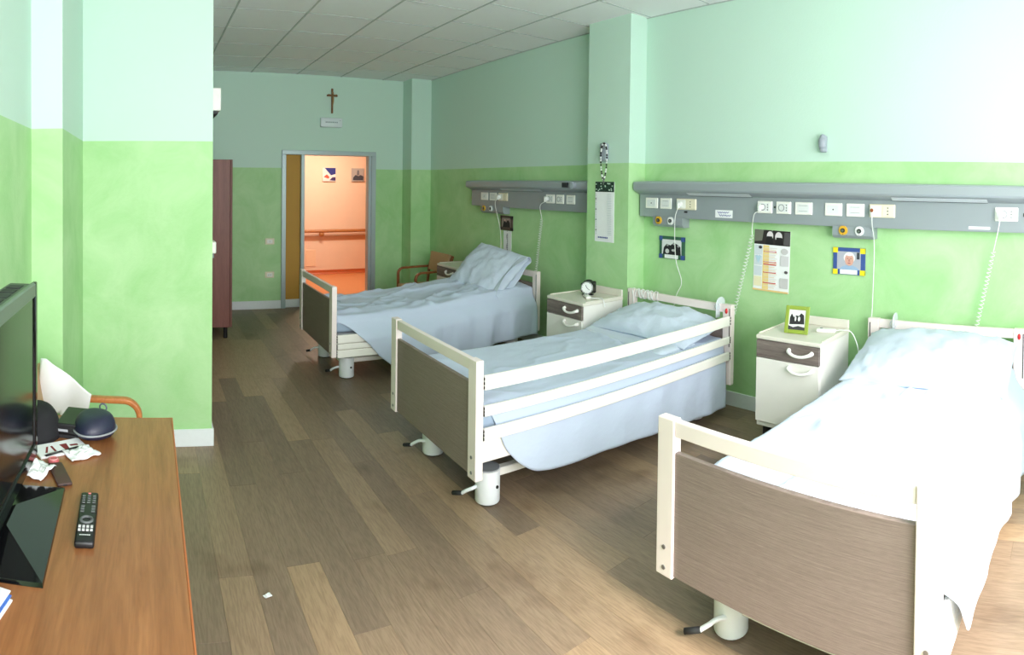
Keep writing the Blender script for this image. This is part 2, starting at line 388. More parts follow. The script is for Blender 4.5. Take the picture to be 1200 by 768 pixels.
structure(B().box(-0.40, XPE+0.012, YP-0.012, YP, 0, 0.106, 0.002).box(XPE, XPE+0.012, YP, YD-0.012, 0, 0.106, 0.002).build('baseboard_partition', M['base']), 'white baseboard on the near green wall end', 'baseboard')
# ------------------------------------------------------------------ doorway
dr = structure(thing('door_1', ((DX0+DX1)/2, YD, 0), 'grey metal door frame with fixed mustard side panel', 'door'))
cx = (DX0+DX1)/2
def rb(x0, x1, y0, y1, z0, z1, nm, mt, bev=0.004): return B().box(x0-cx, x1-cx, y0, y1, z0, z1, bev).build(nm, mt, dr)
rb(DX0, DX0+0.057, -0.03, 0.17, 0, DZ-0.057, 'jamb', M['alu'])
rb(DX1-0.098, DX1-0.06, 0.0, 0.10, 0, DZ-0.057, 'jamb', M['alu'])
rb(DX1-0.062, DX1, -0.03, 0.12, 0, DZ-0.057, 'jamb', M['alu'])
rb(DX0, DX1, -0.03, 0.17, DZ-0.057, DZ, 'header', M['alu'])
rb(1.958, 2.006, -0.02, 0.12, 0, DZ-0.057, 'mullion', M['alu'])
rb(DX0+0.057, 1.958, 0.04, 0.09, 0, DZ-0.057, 'side_panel', M['mustard'])
rb(DX0+0.057, 1.958, 0.028, 0.04, 0, 0.105, 'kick_strip', M['base'], 0.002)
# ------------------------------------------------------------------ corridor beyond
CY = 10.11
structure(B().box(0.5, 6.0, YD+0.06, CY+0.1, -0.06, 0.0).build('floor_corridor', M['peach2']), 'orange vinyl floor of the corridor', 'floor')
structure(B().box(0.5, 6.0, CY, CY+0.1, 0, 2.8).build('wall_corridor', M['peach']), 'peach wall of the corridor beyond the doorway', 'wall')
structure(B().box(0.4, 0.5, YD+0.14, CY+0.1, 0, 2.8).build('wall_corridor_left', M['peach']), 'peach end wall of the corridor', 'wall')
structure(B().box(6.0, 6.1, YD+0.14, CY+0.1, 0, 2.8).build('wall_corridor_right', M['peach']), 'peach right end wall of the corridor', 'wall')
structure(B().box(XB, 6.0, YD+0.0, YD+0.14, 0, 2.8).build('wall_corridor_near', M['peach']), 'peach near wall of the corridor', 'wall')
structure(B().box(0.4, 6.1, YD+0.14, CY+0.1, 2.75, 2.85).build('ceiling_corridor', M['tile']), 'white ceiling of the corridor', 'ceiling')
structure(B().prism([(CY, 0), (CY-0.03, 0.002), (CY-0.008, 0.03), (CY-0.006, 0.075), (CY, 0.075)], 'x', 0.5, 6.0).build('trim_1', M['cove']), 'dark orange cove skirting of the corridor', 'trim')
hr = thing('handrail', (3.2, CY, 0.70), 'wooden handrail on the peach corridor wall', 'handrail')
B().tube([(-2.5, -0.07, 0.075), (2.7, -0.07, 0.075)], 0.028, 12).build('rail', M['railwood'], hr, True)
for xx in (-1.9, -0.18, 1.6):
    B().sphere((xx, -0.055, 0.02), 0.05, 1, 0.8, 0.9).build('bracket', M['railwood'], hr, True)
structure(B().box(1.2, 6.0, CY-0.004, CY, 0.60, 0.685).build('trim_2', plain('corridor_bumper', (206, 146, 104), 0.5)), 'low tan bumper strip under the handrail', 'trim')
def corridor_pic(x0, label, pieces, bg):
    t = thing('wall_picture', (x0+0.12, CY, 1.655), label, 'picture', 'small pictures in the corridor')
    B().box(-0.12, 0.12, -0.03, 0, 0, 0.24, 0.004).build('panel', bg, t)
    b = B()
    for mt, cos in pieces: b.mat(mt).poly([(u*0.24-0.12, -0.0305-0.0003*len(b.mats), v*0.24) for u, v in cos])
    b.build('print', None, t)
corridor_pic(3.046, 'small picture with dark blue triangle and red shapes on corridor wall', [
    (pm(40, 44, 120), [(0.12, 1), (0.98, 1), (0.98, 0.55), (0.62, 0.45)]), (pm(214, 84, 60), [(0.05, 0.32), (0.3, 0.52), (0.52, 0.3), (0.4, 0.2)]),
    (pm(60, 40, 90), [(0.5, 0.08), (0.98, 0.05), (0.98, 0.32), (0.72, 0.3)])], pm(226, 214, 208))
corridor_pic(3.585, 'small grey picture of a dark ship on corridor wall', [
    (pm(60, 60, 70), [(0.1, 0.1), (0.92, 0.1), (0.95, 0.4), (0.7, 0.5), (0.55, 0.42), (0.3, 0.5), (0.12, 0.3)]),
    (pm(110, 108, 112), [(0.4, 0.48), (0.62, 0.48), (0.58, 0.85), (0.45, 0.85)])], pm(176, 164, 156))
tag(B().box(2.743, 2.93, CY-0.012, CY, 0.149, 0.441, 0.003).build('wall_access_panel', plain('peach_plate', (240, 200, 164), 0.5)), 'square peach access panel low on corridor wall', 'panel')
lp = thing('corridor_lamp', (2.9, 8.9, 2.75), 'round white ceiling lamp lighting the corridor', 'lamp')
B().cyl((0, 0, -0.03), 0.2, 0.06, 'z', 28, bev=0.01).build('shade', M['white'], lp, 40)
pl = bpy.data.lights.new('corridor_light', 'AREA'); pl.shape = 'DISK'; pl.size = 0.5; pl.energy = 34; pl.color = (1.0, 0.88, 0.74)
plo = bpy.data.objects.new('corridor_light', pl); COL.objects.link(plo); plo.location = (2.9, 8.9, 2.66)
# ------------------------------------------------------------------ door wall fittings
cr = thing('crucifix', (2.373, YD, 2.54), 'wooden crucifix high on the wall above the doorway', 'crucifix')
B().box(-0.012, 0.012, -0.02, 0, 0, 0.325, 0.002).build('upright', M['cross'], cr)
B().box(-0.072, 0.072, -0.022, -0.002, 0.22, 0.244, 0.002).build('crossbeam', M['cross'], cr)
B().sphere((0, -0.035, 0.262), 0.014, 1, 0.8, 1.2, 10, 8).tube([(0, -0.033, 0.25), (0.003, -0.037, 0.19), (0.006, -0.032, 0.15), (-0.002, -0.036, 0.11), (0, -0.03, 0.06)], [0.011, 0.014, 0.011, 0.009, 0.005], 8)\
    .tube([(-0.06, -0.03, 0.245), (-0.03, -0.034, 0.238), (0, -0.034, 0.24), (0.03, -0.034, 0.238), (0.06, -0.03, 0.245)], 0.006, 6).build('figure', M['brass'], cr, True)
el = thing('emergency_light', (2.358, YD, 2.355), 'white rectangular emergency light over the door under the crucifix', 'light')
B().box(-0.148, 0.148, -0.05, 0, 0, 0.123, 0.012, 2).build('housing', plain('emergency_white', (216, 226, 230), 0.4), el, 40)
b = B().mat(pm(120, 140, 150))
for k in range(9): b.rect('y', -0.0506, -0.085+k*0.019, -0.072+k*0.019, 0.056, 0.072)
b.build('lettering', None, el)
B().box(0.11, 0.118, -0.052, -0.05, 0.085, 0.09).build('indicator', M['dark'], el)
def wall_plate(nm, z, label, holes):
    t = thing(nm, (1.549, YD, z-0.04), label, nm.split('_')[-1])
    B().box(-0.06, 0.06, -0.012, 0, 0, 0.08, 0.004).build('plate', M['cream'], t)
    B().box(-0.035, 0.035, -0.015, -0.012, 0.016, 0.064, 0.002).build('insert', M['white'], t)
    b = B()
    for hx, hz in holes: b.cyl((hx, -0.0155, hz), 0.004, 0.002, 'y', 8)
    b.build('slot', M['dark'], t)
wall_plate('light_switch', 0.869, 'cream light switch on green wall left of the doorway', [(0, 0.04)])
wall_plate('wall_socket', 0.439, 'cream power socket low on green wall left of doorway', [(-0.018, 0.04), (0, 0.04), (0.018, 0.04)])
# ------------------------------------------------------------------ wardrobe and boxes behind the partition
wd = thing('wardrobe', (0.63, 6.55, 0), 'tall red-brown wooden wardrobe behind the green wall end', 'wardrobe')
B().box(-0.235, 0.215, -0.46, 0.46, 0.118, 1.86, 0.003).build('body', M['wardrobe'], wd)
for s_ in (-1, 1): B().box(0.217, 0.238, 0.002 if s_ > 0 else -0.46, 0.46 if s_ > 0 else -0.002, 0.12, 1.86, 0.002).build('door', M['wardedge'], wd)
for xx in (-0.19, 0.175):
    for yy in (-0.42, 0.42): B().cyl((xx, yy, 0.059), 0.022, 0.118, 'z', 12).build('leg', M['black'], wd)
ac = thing('wall_cabinet_unit', (XPE, 4.4, 2.14), 'white box high on wall peeking past green corner', 'box')
B().box(0, 0.13, -0.13, 0.25, 0.0, 0.165, 0.006).build('casing', M['white'], ac)
B().box(0.0, 0.11, -0.11, 0.23, -0.02, 0.0).build('underside', M['dark'], ac)
ds = thing('dispenser', (XPE, 4.2, 1.09), 'small white dispenser on wall just behind the green corner', 'dispenser')
B().box(0, 0.085, -0.06, 0.06, 0.03, 0.115, 0.01, 2).build('body', M['white'], ds)
B().cyl((0.06, 0, 0.015), 0.016, 0.04, 'z', 10).build('nozzle', M['legcap'], ds)
# ------------------------------------------------------------------ bedhead units
def plate(parent, y0, y1, kind, oy):
    a, c = (y0+y1)/2-oy, abs(y1-y0)/2
    pm_ = M['cream'] if kind == 'double' else M['white']
    p = B().box(PX-0.010, PX, a-c, a+c, 1.449, 1.535, 0.004).build('socket_plate', pm_, parent)
    x = PX-0.0105
    if kind == 'double':
        B().box(x-0.003, x, a-c*0.92, a-0.003, 1.457, 1.527, 0.002).build('socket_insert', M['cream'], p)
        B().box(x-0.003, x, a+0.003, a+c*0.92, 1.457, 1.527, 0.002).build('socket_insert', M['white'], p)
        b = B()
        b.free()
        for k in (-1, 0, 1): B().cyl((x-0.003, a-c*0.45, 1.492+k*0.02), 0.0045, 0.002, 'x', 8).build('socket_hole', M['dark'], p)
    else:
        B().box(x-0.002, x, a-c*0.68, a+c*0.68, 1.464, 1.52, 0.002).build('socket_insert', plain('plate_insert', (222, 226, 226), 0.4), p)
        b = B()
        b.free()
        if kind == 'dot': B().cyl((x-0.0025, a, 1.492), 0.005, 0.002, 'x', 8).build('socket_hole', M['dark'], p)
        elif kind == 'socket':
            B().torus((x-0.002, a+c*0.25, 1.492), 0.022, 0.003, 'x', 14, 4).build('socket_ring', M['legcap'], p)
            for k in (-1, 0, 1): B().cyl((x-0.0025, a-c*0.42, 1.492+k*0.018), 0.004, 0.002, 'x', 8).build('socket_hole', M['dark'], p)
        else:
            for zz in (1.511, 1.475): B().box(x-0.003, x-0.001, a-c*0.5, a+c*0.5, zz-0.001, zz+0.001).build('cover_groove', M['legcap'], p)
def unit(y0, y1, label, plates, boxes, slots, stickers, extra):
    oy = (y0+y1)/2
    t = thing('bedhead_unit', (0, oy, 0), label, 'wall unit', 'grey bedhead units on the green wall')
    L0, L1 = y0-oy, y1-oy
    B().box(PX, XB-0.001, L0, L1, 1.38, 1.575, 0.002).build('panel', M['unit'], t)
    B().prism([(XB-0.001, 1.555), (PX+0.006, 1.556), (3.54, 1.592), (3.532, 1.604), (3.532, 1.652), (3.545, 1.664), (XB-0.001, 1.672)], 'y', L0, L1).build('canopy', M['unit2'], t, 30)
    for a, c in slots:
        a -= oy; c -= oy
        s_ = B().prism([(3.5995, 1.5615), (3.5575, 1.5815), (3.5568, 1.5795), (3.5988, 1.5595)], 'y', a, c).build('lamp_slot', M['diff'], t)
        B().prism([(3.603, 1.560), (3.5995, 1.5617), (3.5985, 1.5585), (3.602, 1.557)], 'y', a, c).build('slot_edge', M['dark'], s_)
    for p in plates: plate(t, p[0], p[1], p[2], oy)
    for (b0, b1, o1, o2) in boxes:
        g = B().prism([(XB-0.002, 1.385), (PX-0.012, 1.385), (PX-0.012, 1.325), (PX+0.01, 1.305), (XB-0.002, 1.305)], 'y', b0-oy, b1-oy).build('gas_outlet_box', M['unit'], t)
        for yy, mt in ((o1, M['yellow']), (o2, M['ringwhite'])):
            yy -= oy
            B().mat(mt).cyl((PX-0.017, yy, 1.357), 0.031, 0.012, 'x', 20, bev=0.002).mat(M['dark']).cyl((PX-0.024, yy, 1.357), 0.015, 0.01, 'x', 14)\
               .mat(M['steel']).cyl((PX-0.03, yy, 1.357), 0.008, 0.01, 'x', 10)\
               .mat(M['dark']).box(PX-0.0245, PX-0.023, yy-0.004, yy+0.004, 1.33, 1.334).build('gas_outlet', None, g)
    for (s0, s1, z0, z1, ink) in stickers:
        st = B().box(PX-0.0015, PX, s0-oy, s1-oy, z0, z1).build('label_sticker', M['paper'], t)
        if ink:
            b = B(); rng = random.Random(3)
            for row, zz in enumerate((z0+(z1-z0)*0.68, z0+(z1-z0)*0.3)):
                a0 = max(s0, s1)-oy-0.02-0.015*row; n_ = 26
                pts = [(PX-0.0022, a0-k*0.0042, zz+0.006*math.sin(k*1.35+rng.random()*1.2)+(0.006 if k in (0, 12) else 0)) for k in range(n_)]
                b.tube(pts, 0.0019, 4)
            b.build('handwriting', M['ink'], st)
    for (yy, zz, wy, wz) in extra: B().box(PX-0.004, PX, yy-oy-wy/2, yy-oy+wy/2, zz-wz/2, zz+wz/2).build('button', M['black'], t)
    return t
unit(-0.75, 3.325, 'long grey bedhead unit with sockets above the two nearer beds',
     [(3.253, 3.122, 'dot'), (3.097, 2.98, 'blank'), (2.929, 2.735, 'double'), (2.19, 2.069, 'socket'), (2.037, 1.92, 'socket'), (1.889, 1.757, 'blank'),
      (1.664, 1.538, 'dot'), (1.509, 1.381, 'blank'), (1.347, 1.171, 'double'), (0.531, 0.387, 'socket')],
     [(2.865, 3.167, 3.102, 2.978), (1.319, 1.604, 1.524, 1.409)], [(0.574, 1.185), (2.233, 2.795)],
     [(2.406, 2.56, 1.402, 1.459, True), (0.56, 0.694, 1.395, 1.412, False)], [(2.84, 1.432, 0.03, 0.012), (2.052, 1.494, 0.01, 0.012), (0.345, 1.49, 0.022, 0.022)])
ul = unit(3.845, 5.975, 'shorter grey bedhead unit with sockets above the far bed',
     [(5.756, 5.61, 'dot'), (5.576, 5.437, 'blank'), (5.405, 5.222, 'double'), (4.563, 4.429, 'socket'), (4.405, 4.289, 'socket'), (4.253, 4.13, 'blank')],
     [(5.30, 5.75, 5.679, 5.537)], [(4.6, 5.3)], [], [])
B().box(3.51, 3.534, 4.14-4.91, 4.21-4.91, 1.606, 1.65, 0.003).build('call_button', M['dark'], ul)
B().cyl((3.515, 4.06-4.91, 1.628), 0.033, 0.036, 'x', 18, bev=0.006).build('call_lamp', M['greydev'], ul, 40)
# ------------------------------------------------------------------ plugs and cords
def smoothpath(P, n=10):
    P = [Vector(p) for p in P]; out = []
    for i in range(len(P)-1):
        a = P[max(i-1, 0)]; b_ = P[i]; c = P[i+1]; d = P[min(i+2, len(P)-1)]
        for k in range(n):
            t = k/n
            out.append(0.5*((2*b_)+(c-a)*t+(2*a-5*b_+4*c-d)*t*t+(3*b_-a-3*c+d)*t**3))
    out.append(P[-1]); return out
def cord(y, z, path, label, coil=None, brown=False):
    t = thing('power_cord', (PX-0.012, y, z), label, 'cord', 'white cords hanging from the bedhead units')
    o = Vector((PX-0.012, y, z))
    B().cyl((-0.014, 0, 0), 0.021, 0.026, 'x', 16, bev=0.004).box(-0.036, -0.01, -0.008, 0.008, -0.03, 0.01, 0.003).build('plug', M['cord'], t, 40)
    if brown: B().cyl((-0.0375, 0, 0.004), 0.012, 0.002, 'x', 12).build('plug_face', plain('plug_brown', (150, 84, 50), 0.5), t)
    pts = smoothpath([Vector((-0.03, 0, -0.03))]+[Vector(p)-o for p in path])
    B().tube(pts, 0.0032, 6).build('cable', M['cord'], t, True)
    if coil:
        a, b_ = [Vector(p)-o for p in coil]; turns = 24; R = 0.014; cp = []
        d = (b_-a).normalized(); x = d.cross(Vector((1, 0, 0))).normalized(); q = d.cross(x)
        for k in range(turns*8+1):
            an = 2*math.pi*k/8; cp.append(a+(b_-a)*(k/(turns*8))+x*R*math.cos(an)+q*R*math.sin(an))
        B().tube(cp, 0.0024, 5).build('coiled_cable', M['cord'], t, True)
cord(2.885, 1.492, [(3.585, 2.925, 1.36), (3.64, 2.955, 1.06), (3.655, 2.905, 0.88), (3.645, 2.945, 0.77), (3.60, 2.95, 0.62)], 'straight white cord hanging over the green framed photo')
cord(2.155, 1.492, [(3.58, 2.20, 1.44), (3.63, 2.245, 1.35), (3.64, 2.25, 1.29)], 'coiled white cord hanging left of the big wall calendar', [(3.64, 2.25, 1.29), (3.64, 2.40, 0.70)])
cord(1.315, 1.492, [(3.58, 1.316, 1.40), (3.645, 1.322, 1.25), (3.655, 1.332, 0.86), (3.64, 1.335, 0.72)], 'straight white cord right of the blue framed portrait', brown=True)
cord(0.495, 1.492, [(3.58, 0.50, 1.42), (3.63, 0.53, 1.30), (3.64, 0.54, 1.26)], 'coiled white cord at the right end by the near bed', [(3.64, 0.54, 1.26), (3.64, 0.665, 0.66)])
cord(5.37, 1.492, [(3.585, 5.43, 1.40), (3.655, 5.42, 1.1), (3.655, 5.42, 0.75)], 'straight white cord behind the far bed pillow')
cord(4.54, 1.492, [(3.58, 4.62, 1.42), (3.63, 4.66, 1.31), (3.64, 4.67, 1.29)], 'coiled white cord above the far bed headboard', [(3.64, 4.67, 1.29), (3.64, 4.76, 0.72)])
# ------------------------------------------------------------------ things on the bed wall
def sensor():
    t = thing('wall_sensor', (XB, 1.715, 1.868), 'small grey capsule sensor on the pale wall above the unit', 'sensor')
    B().tube([(-0.03, 0, 0.03), (-0.032, 0, 0.05), (-0.032, 0, 0.09), (-0.03, 0, 0.11)], [0.022, 0.03, 0.03, 0.022], 14).sphere((-0.03, 0, 0.03), 0.024).sphere((-0.03, 0, 0.108), 0.024).build('body', M['greydev'], t, True)
    B().box(-0.02, 0, -0.022, 0.022, 0.01, 0.12, 0.004).build('bracket', M['greydev'], t)
sensor()
# portrait: dark blue card frame, yellow corners
def photo_frame(name, y0, y1, z0, z1, label, frame, corner, pieces, photo_bg, strip=True):
    yc = (y0+y1)/2; W = y1-y0; Hh = z1-z0
    t = thing(name, (XB-0.0005, yc, z0), label, 'picture')
    B().box(-0.012, 0, -W/2, W/2, 0, Hh, 0.002).build('frame', frame, t)
    c = 0.035
    for sy in (-1, 1):
        for zz in (0, Hh-c): B().box(-0.0135, -0.0005, sy*W/2, sy*(W/2-c), zz, zz+c).build('corner', corner, t)
    # the viewer stands at -x looking to +x: left of the picture is +y
    b = B().mat(photo_bg); b.rect('x', -0.0128, -W/2+0.03, W/2-0.03, 0.035, Hh-0.025)
    for i, (mt, cos) in enumerate(pieces):
        b.mat(mt).poly([(-0.0132-0.0003*i, (W/2-0.03)-u*(W-0.06), 0.035+v*(Hh-0.06)) for u, v in cos])
    if strip: b.mat(M['paper']).rect('x', -0.0142, -W*0.27, W*0.27, 0.004, 0.034)
    b.build('photograph', None, t)
def ell(cx_, cy_, rx, ry, n=16, a0=0, a1=360): return [(cx_+rx*math.cos(math.radians(a0+(a1-a0)*k/n)), cy_+ry*math.sin(math.radians(a0+(a1-a0)*k/n))) for k in range(n)]
photo_frame('framed_portrait', 1.399, 1.630, 1.055, 1.235, 'blue framed portrait of white-haired person with yellow corners', M['bluef'], M['yelf'],
    [(pm(150, 176, 206), [(0.1, 0), (0.95, 0), (0.82, 0.16), (0.66, 0.24), (0.38, 0.24), (0.2, 0.14)]), (pm(236, 236, 236), ell(0.52, 0.66, 0.24, 0.32)), (pm(214, 164, 148), ell(0.52, 0.55, 0.19, 0.34)),
     (pm(232, 232, 232), ell(0.52, 0.86, 0.15, 0.10)), (pm(120, 76, 70), ell(0.45, 0.62, 0.028, 0.022, 8)), (pm(121, 76, 70), ell(0.59, 0.62, 0.028, 0.022, 8)), (pm(190, 130, 118), [(0.50, 0.6), (0.54, 0.6), (0.56, 0.45), (0.48, 0.45)]),
     (pm(168, 90, 90), ell(0.52, 0.36, 0.07, 0.025, 10)), (pm(60, 64, 72), [(0.84, 0.6), (0.96, 0.6), (0.96, 0.98), (0.84, 0.98)])], pm(176, 178, 190))
photo_frame('framed_photo', 2.902, 3.164, 1.045, 1.225, 'green framed group photo with blue corners behind cord', M['greenf'], M['bluef'],
    [(pm(28, 28, 32), [(0.05, 0), (0.98, 0), (0.95, 0.55), (0.78, 0.72), (0.62, 0.82), (0.45, 0.62), (0.25, 0.7), (0.1, 0.45)]), (pm(206, 206, 206), ell(0.28, 0.22, 0.10, 0.16)),
     (pm(190, 190, 190), ell(0.6, 0.3, 0.1, 0.08)), (pm(150, 150, 152), ell(0.3, 0.62, 0.06, 0.07)), (pm(152, 150, 152), ell(0.62, 0.74, 0.06, 0.08)), (pm(160, 160, 162), ell(0.85, 0.6, 0.05, 0.08))], pm(222, 224, 226))
photo_frame('framed_photo', 5.235, 5.465, 1.125, 1.285, 'dark framed photo with black corners above far pillow', pm(84, 70, 62), M['black'],
    [(pm(36, 32, 32), [(0.1, 0), (0.95, 0), (0.9, 0.5), (0.7, 0.85), (0.5, 0.5), (0.25, 0.75)]), (pm(200, 170, 160), ell(0.35, 0.75, 0.09, 0.12)), (pm(180, 150, 140), ell(0.7, 0.85, 0.08, 0.1))], pm(150, 136, 130), False)
def hang_sheet(name, xw, y0, y1, z0, z1, label, cat, pieces, tilt=0.0):
    yc = (y0+y1)/2; W = y1-y0; Hh = z1-z0
    t = thing(name, (xw-0.001, yc, z0), label, cat)
    B().box(-0.003, 0, -W/2, W/2, 0, Hh).build('sheet', M['paper'], t)
    b = B()
    for i, (mt, cos) in enumerate(pieces): b.mat(mt).poly([(-0.0034-0.00012*i, W/2-u*W, v*Hh) for u, v in cos])
    b.build('print', None, t); t.rotation_euler = (tilt, 0, 0)
    B().cyl((-0.003, 0, Hh-0.004), 0.004, 0.006, 'x', 8).build('pin', M['steel'], t)
R4 = lambda u0, u1, v0, v1: [(u0, v0), (u1, v0), (u1, v1), (u0, v1)]
cal = [(pm(40, 34, 34), R4(0.0, 1, 0.76, 1)), (pm(110, 112, 100), [(0.0, 0.8), (0.22, 0.82), (0.26, 1), (0, 1)]), (pm(226, 218, 222), ell(0.44, 0.91, 0.09, 0.075)), (pm(222, 216, 220), ell(0.68, 0.90, 0.10, 0.08)),
       (pm(20, 18, 20), [(0.3, 0.76), (0.55, 0.76), (0.5, 0.9), (0.36, 0.9)]), (pm(22, 18, 20), [(0.58, 0.76), (0.82, 0.76), (0.77, 0.89), (0.62, 0.89)]), (pm(84, 82, 84), [(0.82, 0.78), (1, 0.76), (1, 0.98), (0.84, 0.98)])]
for k in range(4):
    cal.append((pm(206, 214, 222) if k < 3 else pm(232, 224, 190), R4(0.02, 0.24, 0.07+0.172*(3-k), 0.23+0.172*(3-k))))
cal += [(pm(236, 212, 140), R4(0.26, 0.43, 0.03, 0.75))]
for k, v in enumerate((0.64, 0.47, 0.43, 0.30, 0.13)): cal.append((pm(206, 70, 64), R4(0.28, 0.64, v, v+0.018)))
for k in range(24): cal.append((pm(214, 206, 204) if k % 2 else pm(226, 202, 160), R4(0.3, 0.60+0.1*((k*7) % 3)/3, 0.06+0.028*k, 0.068+0.028*k)))
cal += [(pm(196, 194, 196), ell(0.86, 0.67, 0.10, 0.05)), (pm(210, 208, 212), R4(0.76, 0.98, 0.44, 0.6)), (pm(60, 58, 60), ell(0.19, 0.71, 0.05, 0.025)), (pm(200, 198, 200), R4(0.76, 0.98, 0.08, 0.24)), (pm(90, 86, 88), ell(0.92, 0.34, 0.05, 0.025)),
        (pm(176, 204, 222), [(0.06, 0.56), (0.14, 0.44), (0.22, 0.56), (0.18, 0.585), (0.14, 0.56), (0.1, 0.585)]), (pm(231, 200, 140), R4(0.0, 1, 0, 0.028))]
hang_sheet('wall_calendar', XB, 1.973, 2.268, 0.885, 1.325, 'large colour calendar with photo header on wall between beds', 'calendar', cal, 0.02)
c2 = [(pm(34, 60, 48), R4(0, 1, 0.83, 1))]
rng = random.Random(5)
for k in range(26):
    u, v = rng.random()*0.9+0.02, 0.835+rng.random()*0.13
    c2.append((pm(190, 214, 196) if k % 3 else pm(16, 26, 22), R4(u, u+0.06, v, v+0.02)))
for k in range(24):
    c2.append((pm(196, 204, 206), R4(0.06, 0.12, 0.12+0.029*k, 0.132+0.029*k)))
    c2.append((pm(208, 214, 218), R4(0.68, 0.9, 0.12+0.029*k, 0.13+0.029*k)))
    if k % 6 == 2: c2.append((pm(40, 44, 44), R4(0.05, 0.11, 0.125+0.029*k, 0.142+0.029*k)))
for k in range(6): c2.append((M['ink'], R4(0.22+0.09*k, 0.285+0.09*k, 0.062, 0.085)))
hang_sheet('wall_calendar', 3.497, 3.505, 3.735, 1.15, 1.66, 'tall narrow calendar with dark green header on the pillar', 'calendar', c2)
c3 = []
for k in range(20): c3.append((pm(110, 112, 122), R4(0.42+0.05*math.sin(k), 0.58, 0.1+0.042*k, 0.125+0.042*k)))
hang_sheet('wall_calendar', XB, 5.262, 5.412, 0.72, 1.12, 'narrow white strip calendar hanging below the dark photo', 'calendar', c3)
# rosary on its grey holder
t = thing('wall_dispenser', (3.497, 3.61, 1.83), 'small grey device mounted on the pillar above the calendar', 'device')
B().box(-0.05, 0, -0.035, 0.035, 0, 0.155, 0.014, 2).build('body', M['greydev'], t, 40)
B().box(-0.053, -0.048, -0.022, 0.022, 0.1, 0.135, 0.004).build('button', M['legcap'], t)
t = thing('rosary', (3.440, 3.578, 1.655), 'black and white bead rosary looped over the grey device', 'rosary')
n_ = 46; bb = (B(), B())
for k in range(n_):
    a = 2*math.pi*k/n_; yy = 0.045*math.sin(a)*(0.6+0.4*(math.cos(a)*0.5+0.5)); zz = 0.175+0.15*math.cos(a)
    bb[(k//2) % 2].sphere((-0.003, yy, zz), 0.0075, 1, 1, 1, 8, 6)
tag(bb[0].build('dark_beads', M['black'], t, True), kind='stuff'); tag(bb[1].build('light_beads', M['ringwhite'], t, True), kind='stuff')
B().box(-0.006, 0, -0.004, 0.004, -0.02, 0.024).box(-0.006, 0, -0.014, 0.014, 0.0, 0.008).build('pendant_cross', M['steel'], t)
